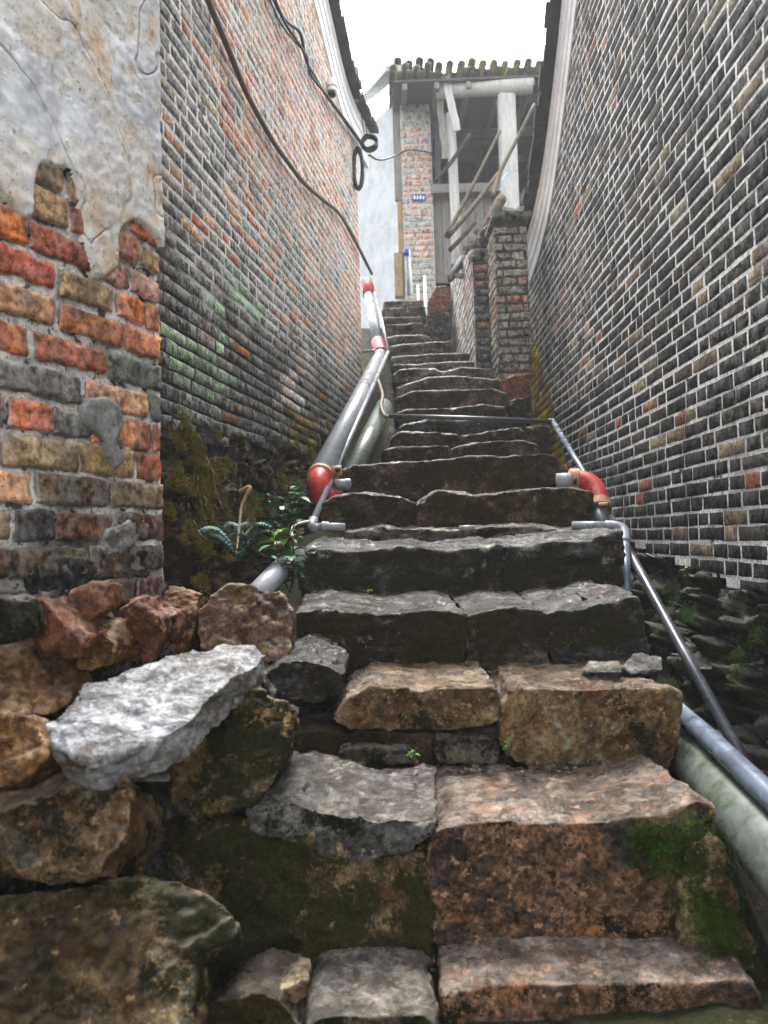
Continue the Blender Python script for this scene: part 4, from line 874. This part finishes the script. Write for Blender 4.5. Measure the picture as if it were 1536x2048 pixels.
lg = link('eave_log', tube_mesh([P(872, 183, HD-.35), P(960, 177, HD-.4), P(1066, 172, HD-.5)], .085, 16), M_palewood, h)
link('eave_beam', bar_mesh(P(862, 192, HD+.1), P(1130, 180, HD-.1), .20, .16), M_wood, h)
link('cross_beam', bp(985, 205, 1092, 228, HD+.7, .12), M_wood, h)
link('thin_post', tube_mesh([P(900, 228, HD-.25), P(906, 330, HD-.25), P(911, 440, HD-.25), P(912, 560, HD-.25)], .058, 10), M_palewood, h)
link('hanging_plank', bar_mesh(P(890, 150, HD-.45), P(914, 262, HD-.45), .085, .03, Vector((0, 1, 0)), wob=.01), M_palewood, h)
link('hanging_plank', bar_mesh(P(878, 170, HD-.3), P(890, 318, HD-.3), .075, .03, Vector((0, 1, 0)), wob=.02), M_wood, h)
link('loft_stud', bar_mesh(P(872, 150, HD+.15), P(876, 384, HD+.15), .07, .05, Vector((0, 1, 0))), M_darkwood, h)
# roof: rows of curved tiles, mossy at the eave, rising to the back
def tile_rows(x0, x1, y0, y1, z0f, slope, seed, pitch=.125, r=.043, th=.014):
    """pan tiles laid hollow side up with cover tiles over the joints, each course overlapping the one below"""
    rng = random.Random(seed); bm = bmesh.new(); n = int((x1-x0)/pitch)
    for c in range(n*2+1):
        cover = c % 2 == 0; x = x0+c*pitch/2+rng.uniform(-.008, .008); k = 0; y = y0+rng.uniform(-.05, .05)+(0 if cover else .05)
        tl = rng.uniform(-.03, .03); sag = .035*nz((x, 0, seed), 1.9)
        while y < y1:
            L = .34 if k < 4 else 1.2; rr = r*rng.uniform(.92, 1.08); lift = (.055 if cover else .03)+.012+sag
            rings = []
            for (yy, dz) in ((y, .02), (min(y+L, y1), 0)):
                z = z0f(x)+slope*(yy-y0)+dz+lift; ring_ = []
                for rad_ in (rr, rr-th):
                    for q in range(9):
                        a = math.pi*q/8; zz = rad_*math.sin(a)*.85; xx = rad_*math.cos(a)
                        ring_.append(bm.verts.new((x+xx+tl*(yy-y), yy+rng.uniform(-.004, .004), z+(zz if cover else -zz*.7))))
                rings.append(ring_)
            a, b = rings
            for q in range(8):
                bm.faces.new((a[q], a[q+1], b[q+1], b[q])); bm.faces.new((a[9+q], b[9+q], b[10+q], a[10+q])); bm.faces.new((a[q], a[9+q], a[10+q], a[q+1]))
            bm.faces.new((a[0], b[0], b[9], a[9])); bm.faces.new((a[8], a[17], b[17], b[8]))
            y += L*.85; k += 1
    bmesh.ops.recalc_face_normals(bm, faces=bm.faces); me = bpy.data.meshes.new('tiles'); bm.to_mesh(me); bm.free(); return me
rx0 = P(788, 150, HD-.6).x
ev = lambda x: P(868, 146, HD-.6).z + .010*(x-rx0)
roof = link('roof', tile_rows(rx0, 3.7, HD-.6, 11.8, ev, .10, 3), M_mosstile, h)
link('roof_boards', mesh('rb', [(rx0, HD-.52, ev(rx0)-.045), (3.7, HD-.52, ev(3.7)-.045), (3.7, 11.8, ev(3.7)+.19), (rx0, 11.8, ev(rx0)+.19)]+[(rx0, HD-.52, ev(rx0)-.02), (3.7, HD-.52, ev(3.7)-.02), (3.7, 11.8, ev(3.7)+.215), (rx0, 11.8, ev(rx0)+.215)], [(3, 2, 1, 0), (4, 5, 6, 7), (0, 1, 5, 4), (1, 2, 6, 5), (2, 3, 7, 6), (3, 0, 4, 7)]), M_darkwood, roof)
for i in range(9):
    x = rx0+.12+.36*i; link('rafter', bar_mesh((x, HD-.5, ev(x)-.085), (x, 11.6, ev(x)+.13), .055, .07), M_wood, roof)
for yy in (HD+.75, HD+1.6): link('purlin', tube_mesh([(pl1, yy, ev(pl1)-.12+.1*(yy-HD+.6)), (3.6, yy, ev(3.6)-.12+.1*(yy-HD+.6))], .06, 10), M_wood, roof)
# raised row of dark tiles at the left corner
link('corner_tiles', tile_rows(P(796, 132, HD-.5).x, P(868, 132, HD-.5).x, HD-.5, HD+1.2, lambda x: P(830, 138, HD-.5).z, .10, 9), M_tile, roof)
vb = spline([P(786, 136, HD-.5), P(760, 165, HD+.1), P(738, 186, HD+.75), P(700, 214, HD+1.9)], 4)
link('verge', sweep(vb, [(-.10, -.03), (.08, -.03), (.08, .03), (-.10, .03)], -1), M_housewall, roof)  # verge takes the pale wall tone so its colour imitates haze
# house number plate, with small pale strokes
t = thing('number_plate', P(838, 394, HD-.03), 'small blue number plate on the brick pillar', 'sign')
link('plate', bp(825, 388, 852, 401, HD-.03, .012, .003), M_blue, t)
for i, x in enumerate((829, 835, 841, 847)): link('stroke', bp(x-1.6, 391+(i % 2), x+1.6, 398, HD-.035, .004, 0), M_white_render, t)

# ------------------------------------------------------------------ low brick wall and brick pier
def stack_cols(s, z, rng):
    x = rng.random()
    if abs(z-1.62) < .06 and x < .8: c = rng.choice([(.40, .14, .07), (.34, .13, .08)])
    elif x < .08: c = (.36, .17, .09)
    else: c = rng.choice([(.24, .22, .165), (.31, .28, .20), (.19, .18, .145), (.12, .115, .10), (.27, .24, .175)])
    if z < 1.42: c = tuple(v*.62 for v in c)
    if 1.15 < z < 1.5 and rng.random() < .22: c = (.30, .44, .28)
    return (*jc(c, rng, .25), .4)
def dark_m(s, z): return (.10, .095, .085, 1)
def brick_block(root, x0, x1, y0, y1, z0, z1, colf, mcol, seed, course=.06, proud=.005):
    link('core', box_mesh(x0+.014, x1-.014, y0+.014, y1-.014, z0, z1-.01, 0), M_cement, root)
    for k, (A_, B_, n_) in enumerate((((x0, y0), (x1, y0), (0, -1)), ((x0, y1), (x0, y0), (-1, 0)), ((x1, y0), (x1, y1), (1, 0)))):
        link('bricks', brick_face(A_, B_, n_, z0, z1, course, .2, .012, proud, colf, lambda s, z: True, seed+k, .4, .008, 8, .8, .004, 6, .9), MB_L, root)
        link('mortar', mortar_face(A_, B_, n_, z0, z1, .03, lambda s, z: -.008, mcol, lambda s, z: True), MORT, root)
px0, px1 = P(994, 600, 5.25).x, P(1058, 600, 5.25).x; pz0 = P(1020, 762, 5.25).z; pz1 = P(1020, 440, 5.25).z
t = thing('brick_pier', ((px0+px1)/2, 5.4, pz0), 'free standing pier of stacked mossy grey bricks right of the upper steps', 'pier')
brick_block(t, px0, px1, 5.25, 5.58, pz0, pz1, stack_cols, dark_m, 61)
cp = P(1018, 434, 5.2); link('cap_stone', box_mesh(px0-.02, px1+.03, 5.2, 5.6, pz1-.004, pz1+.045, .012), M_paleslate, t)
def low_cols(s, z, rng):
    x = rng.random(); c = rng.choice([(.42, .22, .12), (.38, .33, .28), (.30, .28, .25), (.5, .46, .42), (.34, .26, .2)]) if x < .75 else (.2, .19, .17)
    return (*jc(c, rng), .95)
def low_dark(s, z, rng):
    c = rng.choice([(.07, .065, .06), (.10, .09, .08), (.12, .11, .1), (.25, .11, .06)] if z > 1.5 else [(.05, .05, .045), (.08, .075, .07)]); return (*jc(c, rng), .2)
lx = P(948, 600, 5.75).x; lxr = P(990, 600, 5.75).x
zl0, zl1 = 1.0, P(960, 500, 5.75).z
t = thing('low_wall', ((lx+lxr)/2, 6.5, 1.0), 'low broken brick wall carrying the timber ladder, behind the brick pier', 'wall')
lc = [(lx, 5.75), (lxr, 5.75), (lxr+.15, 7.6), (P(903, 620, 7.5).x, 7.5)]
link('core', mesh('c', [(x+(.014 if i in (0, 3) else 0), y+(.014 if i < 2 else 0), z) for z in (zl0, zl1+.02) for i, (x, y) in enumerate(lc)], [(0, 1, 5, 4), (1, 2, 6, 5), (2, 3, 7, 6), (3, 0, 4, 7), (4, 5, 6, 7)]), M_cement, t)
ltz = lambda s: interp(s, [(0, P(903, 560, 7.5).z), (1.8, zl1)])
dn = Vector((lc[0][0]-lc[3][0], lc[0][1]-lc[3][1])); nn_ = (dn.y, -dn.x)
link('bricks', brick_face(lc[3], lc[0], nn_, zl0, 2.5, .062, .2, .012, .006, low_cols, lambda s, z: z < ltz(s), 71), MB_L, t)
link('mortar', mortar_face(lc[3], lc[0], nn_, zl0, 2.5, .03, lambda s, z: .001+.006*nz((s, z, 1), 8), lambda s, z: (.62, .6, .57, 1), lambda s, z: z < ltz(s)), MORT, t)
link('bricks', brick_face(lc[0], lc[1], (0, -1), zl0, zl1, .062, .2, .012, .008, low_dark, lambda s, z: True, 73), MB_L, t)
link('mortar', mortar_face(lc[0], lc[1], (0, -1), zl0, zl1, .03, lambda s, z: -.008, dark_m, lambda s, z: True), MORT, t)
pile('loose_stone', [(956, 470), (975, 448), (990, 446), (996, 460), (990, 478), (960, 482)], 5.75, M_palestep, 'pale stone block lying on the low wall under the log', (0, .2, 0), group=None, cat='stone')
pile('loose_brick', [(974, 432), (994, 430), (994, 444), (974, 446)], 5.9, M_red, 'single orange brick under the end of the short log', (0, .2, 0), group=None, cat='brick', chop=0)
pile('loose_stone', [(940, 505), (960, 497), (972, 505), (968, 520), (944, 522)], 5.72, M_upstep, 'small stone on the front corner of the low wall', (0, .2, 0), group=None, cat='stone')
pile('loose_stone', [(1043, 425), (1062, 372), (1070, 366), (1072, 420), (1060, 432)], 6.2, M_tan, 'tan stone stack end behind the brick pier', (0, .2, 0), group=None, cat='stone')

# ------------------------------------------------------------------ poles, log and ladder leaning on the low wall
def pole(px, r, mat, label, name='wooden_pole', cat='pole', group='poles leaning against the loft', tap=(1.1, .85)):
    o = link(name, tube_mesh(spline([P(*p) for p in px], 4), r, 10, True, tap), mat); recenter(o); return tag(o, label, cat, group)
pole([(893, 472, 6.6), (946, 370, 7.2), (1000, 262, 7.9)], .018, M_bamboo, 'long straight pole leaning left of the loft post')
pole([(896, 472, 6.5), (945, 415, 6.9), (996, 347, 7.5)], .024, M_bamboo, 'thick pole leaning lowest, crossing behind the long right pole')
pole([(985, 395, 6.4), (1000, 345, 6.8), (1034, 278, 7.2), (1068, 209, 7.6)], .019, M_bamboo, 'long bent pole whose tip rises right of the loft post')
pole([(900, 500, 6.6), (925, 474, 6.7), (950, 446, 6.8)], .020, M_bamboo, 'short pole end below the thick pole')
pole([(870, 363, 8.7), (904, 322, 8.6), (940, 268, 8.5)], .024, M_bamboo, 'pale crooked branch leaning inside the open loft', 'branch', 'branch', None)
pole([(948, 500, 6.0), (975, 448, 6.1), (1003, 398, 6.3)], .040, M_bamboo, 'short thick log propped on the loose stones', 'log', 'log', None, (.8, 1.1))
t = thing('blue_string', P(1000, 378, 6.6), 'blue string tied from the poles to the loft post', 'string')
link('string', tube_mesh(spline([P(985, 380, 6.6), P(1002, 378, 6.7), P(1010, 350, 7.0), P(1036, 340, 8.2)], 6), .004, 6), plain_mat('blue_string', (.03, .25, .42), .6, .2, 20), t)
l0, l1 = P(900, 560, 6.3), P(1000, 408, 6.8); w_ = Vector((.20, .10, .0))
t = thing('wooden_ladder', l0, 'dark wooden ladder lying up the low brick wall', 'ladder')
link('rail', tube_mesh([l0, l0.lerp(l1, .5), l1], .026, 8), M_bamboo, t)
link('rail', tube_mesh([l0+w_, (l0+w_).lerp(l1+w_, .5), l1+w_], .026, 8), M_bamboo, t)
for i in range(9):
    p = l0.lerp(l1, .06+.11*i); d = (l1-l0).normalized()
    link('rung', bar_mesh(p-w_*.25, p+w_*1.2, .075, .028, Vector((0, -.2, 1))), M_darkwood if i % 2 else M_wood, t)
o = link('hooked_iron', tube_mesh([P(902, 560, 6.2), P(905, 545, 6.25), P(922, 515, 6.35)], .018, 8), M_darkwood); recenter(o); tag(o, 'dark stick end sticking out at the foot of the ladder', 'stick')
# thin white downpipe at the end of the right wall
t = thing('white_downpipe', P(1050, 560, 6.35), 'thin white downpipe at the far end of the right wall', 'pipe')
_pp('pipe', [P(1047, 478, 6.3), P(1051, 540, 6.3), P(1053, 588, 6.3)], .020, M_white_render, t, 10)
# thin vent pipes near the top
for i, (pts, lab) in enumerate((([(812, 508, 8.75), (818, 590, 8.7)], 'tall thin grey pipe with a blue cap, left of the pillar foot'), ([(818, 500, 8.8), (824, 590, 8.7)], 'tall thin white pipe beside the blue capped one'), ([(836, 570, 8.3), (837, 606, 8.3), (836, 616, 8.3)], 'shortest white pipe standing at the top step'), ([(849, 552, 8.0), (852, 632, 7.9), (830, 637, 7.9)], 'white pipe bent at its foot beside the brown rock'))):
    q = [P(*p) for p in pts]; t = thing('vent_pipe', q[-1], lab, 'pipe', 'thin pipes near the top step')
    _pp('pipe', q, .016, M_white_render if i else M_pipe, t, 10)
    if i == 0: link('cap', tube_mesh([q[0]-Vector((0, 0, .02)), q[0]+Vector((0, 0, .05))], .034, 10), M_blue, t)

#====PLANTS====
def leaf(bm, p, d, up, L, w, fold=.25, droop=.3):
    d = d.normalized(); s = d.cross(up).normalized(); u = s.cross(d)
    N = 5; row = []
    for i in range(N+1):
        t = i/N; ww = w*math.sin(math.pi*min(1, t*.92+.06))**.8*(1 if t < .55 else (1-(t-.55)*1.6) if t < 1 else .02)
        c = p+d*L*t-up*droop*L*t*t
        row.append((bm.verts.new(c-s*ww/2+u*fold*ww/2), bm.verts.new(c), bm.verts.new(c+s*ww/2+u*fold*ww/2)))
    for a, b in zip(row, row[1:]):
        bm.faces.new((a[0], a[1], b[1], b[0])); bm.faces.new((a[1], a[2], b[2], b[1]))
def plant(name, base, height, nst, nl, L, w, mat, label, seed, lean=(0, 0), cat='plant', spread=.5, group=None):
    rng = random.Random(seed); t = thing(name, base, label, cat, group); bl = bmesh.new()
    for k in range(nst):
        tip = base+Vector((lean[0]+rng.uniform(-1, 1)*spread*height, lean[1]+rng.uniform(-1, .6)*spread*height*.6, height*rng.uniform(.6, 1)))
        mid = base.lerp(tip, .5)+Vector((rng.uniform(-1, 1), rng.uniform(-1, 1), .3))*height*.08
        pts = spline([base, mid, tip], 5); link('stem', tube_mesh(pts, .0022, 5), M_stem, t)
        for i in range(nl):
            q = pts[min(len(pts)-1, int((.25+.75*(i+1)/nl)*(len(pts)-1)))]; a = rng.uniform(0, 6.28)
            d = Vector((math.cos(a), math.sin(a)*.8-.2, rng.uniform(-.1, .6)))
            leaf(bl, q, d, Vector((0, 0, 1)), L*rng.uniform(.6, 1.15), w*rng.uniform(.7, 1.1), .25, rng.uniform(.1, .5))
    me = bpy.data.meshes.new('leaves'); bl.to_mesh(me); bl.free(); smooth(me); me.transform(Matrix.Translation((0, 0, 0)))
    link('leaves', me, mat, t); return t
plant('leafy_shrub', P(575, 1085, 2.42), .20, 7, 9, .055, .036, M_leafd, 'dark leafy shrub growing below the left red elbow', 3)
plant('leafy_shrub', P(560, 1115, 2.28), .08, 3, 6, .06, .036, M_leafl, 'bright green young shoot in front of the dark leafy shrub', 5, spread=.6)
plant('leafy_shrub', P(580, 1185, 2.2), .17, 6, 8, .052, .036, M_leafd, 'dark leafy plant hanging over the pale pipe behind the pink rock', 7)
def fern(base, R, n, seed, label):
    rng = random.Random(seed); t = thing('fern', base, label, 'fern'); bm = bmesh.new()
    for k in range(n):
        a = rng.uniform(0, 6.28); L = R*rng.uniform(.6, 1.1); d = Vector((math.cos(a), math.sin(a)*.6-.35, 0)).normalized(); N = 16
        for i in range(1, N):
            f = i/N; c = base+d*L*f+Vector((0, 0, L*(2.1*f-1.5*f*f)+.01)); s = Vector((-d.y, d.x, 0)); w = .34*L*math.sin(math.pi*(f*.85+.12))
            for sg in (-1, 1): leaf(bm, c, s*sg+d*.45, Vector((0, 0, 1)), w, .011, .1, .3)
    me = bpy.data.meshes.new('fronds'); bm.to_mesh(me); bm.free(); link('fronds', me, M_fern, t); return t
fern(P(478, 1125, 2.36), .15, 16, 4, 'blue green fern growing on the mossy wall foot')
for i, (x, y, D, hgt, lab) in enumerate(((1015, 1512, 1.63, .035, 'bright green sprout at the joint of the third step'), (825, 1520, 1.60, .02, 'tiny green sprout beside the flat grey chip'), (930, 1338, 1.92, .014, 'tiny pale sprout at the foot of the fourth step'), (1090, 1500, 1.64, .0, ''), (735, 1190, 2.36, .02, 'tiny sprout beside the leafy plant at the step end'))):
    if hgt: plant('sprout', P(x, y, D), hgt, 3, 4, .014, .010, M_leafl, lab, 20+i, cat='sprout', spread=.4)
plant('wall_weed', OnW(1385, 1160, RW, .02), .05, 4, 5, .02, .014, M_leafl, 'small weed growing from the base of the right brick wall', 31, cat='weed')
def roots(pxs, r, label, name='root'):
    o = link(name, tube_mesh(spline([P(*p) for p in pxs], 6), r, 6, True, (1.2, .4)), M_root); recenter(o); return tag(o, label, 'root')
roots([(480, 985, 2.75), (500, 975, 2.72), (484, 1010, 2.70), (478, 1060, 2.62), (472, 1110, 2.5)], .008, 'pale root hanging down the mossy wall foot')
o = link('white_cord', tube_mesh(spline([P(618, 1042, 2.66), P(590, 1050, 2.6), P(583, 1066, 2.55), P(592, 1085, 2.45)], 6), .0045, 6), M_white_tape); recenter(o); tag(o, 'white plastic cord looped from the pipe bend', 'string'); o.name = 'loose_string'
# moss cushions: many short blades
def moss(name, spots, n, L, mat, label, seed):
    rng = random.Random(seed); bm = bmesh.new()
    for (c, r, nrm) in spots:
        nrm = Vector(nrm).normalized(); a = nrm.orthogonal().normalized(); b = nrm.cross(a)
        for _ in range(n):
            q = rng.gauss(0, .6); w = rng.gauss(0, .6); p = c+(a*q+b*w)*r
            d = (nrm*.7+Vector((rng.uniform(-.6, .6), rng.uniform(-.6, .3), rng.uniform(-.5, .7)))).normalized()
            s = d.orthogonal().normalized()*L*.16; e = p+d*L*rng.uniform(.5, 1.2)
            bm.faces.new((bm.verts.new(p-s), bm.verts.new(p+s), bm.verts.new(e)))
    me = bpy.data.meshes.new(name); bm.to_mesh(me); bm.free(); o = link(name, me, mat); return tag(o, label, 'moss', kind='stuff')
moss('moss', [(P(1345, 1710, 1.34), .045, (0, -1, .2)), (P(1300, 1690, 1.345), .03, (0, -1, .2)), (P(1395, 1690, 1.34), .04, (.2, -1, .2)), (P(1420, 1790, 1.33), .05, (.5, -1, .2)), (P(1440, 1860, 1.31), .05, (.5, -1, .3))], 3200, .0050, M_moss, 'bright green moss cushion on the right of the big granite step', 3)

rm_ = random.Random(8); spots = []
for (cx, cy, sx_, sy_, n_) in ((350, 880, 18, 40, 12), (375, 960, 30, 50, 16), (400, 1060, 45, 50, 18), (345, 1080, 20, 70, 12), (620, 900, 25, 35, 8), (520, 1000, 50, 30, 8)):
    for _ in range(n_):
        q = OnW(rm_.gauss(cx, sx_), rm_.gauss(cy, sy_), LW, .055); q.x += .05*max(0, min(1, (.35-q.z)/.5)); spots.append((q, rm_.uniform(.015, .04), (1, -.3, .3)))
moss('hanging_moss', spots, 420, .013, M_ymoss, 'olive yellow moss hanging on the foot of the left wall', 6)
bm = bmesh.new()
for _ in range(60):
    q = OnW(rm_.uniform(330, 600), rm_.uniform(860, 1040), LW, .07); L_ = rm_.uniform(.06, .25); w_2 = rm_.uniform(.0012, .003); pr_ = None
    for k in range(9):
        c_ = q+Vector((.05*k/8+.02*nz((q.x*9, k*.5, 1)), .05*nz((q.y*7, k*.4, 2)), -L_*k/8)); cur = (bm.verts.new(c_-Vector((0, w_2, 0))), bm.verts.new(c_+Vector((w_2, 0, 0))), bm.verts.new(c_+Vector((0, w_2, 0))))
        if pr_:
            for a_, b_ in ((0, 1), (1, 2), (2, 0)): bm.faces.new((pr_[a_], pr_[b_], cur[b_], cur[a_]))
        pr_ = cur
me = bpy.data.meshes.new('rootlets'); bm.to_mesh(me); bm.free(); tag(link('rootlets', me, M_stem), 'thin dry rootlets hanging down the foot of the left wall', 'roots', kind='stuff')
spots = []
for _ in range(12):
    q = OnW(rm_.uniform(1260, 1536), 0, RW); yy = rm_.uniform(1.9, 3.6); spots.append((Vector((RW[0]-rm_.uniform(.03, .12), yy, r_bot(yy)-rm_.uniform(.0, .25))), rm_.uniform(.015, .035), (-1, -.2, .6)))
moss('ledge_moss', spots, 300, .010, M_moss, 'dark green moss on the stones under the right wall', 12)

# dry leaves and chips scattered on the treads
rng = random.Random(5); bm = bmesh.new()
for _ in range(240):
    D = rng.choice([1.28, 1.32, 1.62, 1.60, 1.90, 1.88, 2.3, 2.32])+rng.uniform(-.03, .03)
    zt_ = {1: -.49, 2: -.2}[1] if D < 1.4 else 0
    x = rng.uniform(.0, .55); ytop = {True: -.735}.get(D < 1.4, -.50 if D < 1.7 else (-.345 if D < 2 else -.20))
    p = Vector((x, D+.02, ytop+.012)); r = rng.uniform(.0025, .007)
    vs_ = [bm.verts.new(p+Vector((r*math.cos(a)*rng.uniform(.6, 1.3), r*math.sin(a)*rng.uniform(.6, 1.3), rng.uniform(-.002, .003)))) for a in (0, 1.1, 2.3, 3.4, 4.6, 5.5)]
    tp = bm.verts.new(p+Vector((0, 0, r*.6)))
    for i in range(6): bm.faces.new((vs_[i], vs_[(i+1) % 6], tp))
me = bpy.data.meshes.new('litter'); bm.to_mesh(me); bm.free(); o = link('grit', me, M_palestep); tag(o, 'loose grit and chips on the step treads', 'grit', kind='stuff')

# ------------------------------------------------------------------ haze
HAZE = True
if HAZE:
    hb = box_mesh(-310, 310, -310, 410, -3.5, 9, 0); g = G('haze_air'); g.t.nodes.remove(g.b)
    pv = g.n('ShaderNodeVolumePrincipled'); pv.inputs['Color'].default_value = (.93, .95, 1, 1); pv.inputs['Density'].default_value = .0048; pv.inputs['Anisotropy'].default_value = .2
    g.t.links.new(pv.outputs[0], g.out.inputs['Volume']); o = link('haze', hb, g.m); tag(o, 'thin mist in the air', 'haze', kind='stuff')
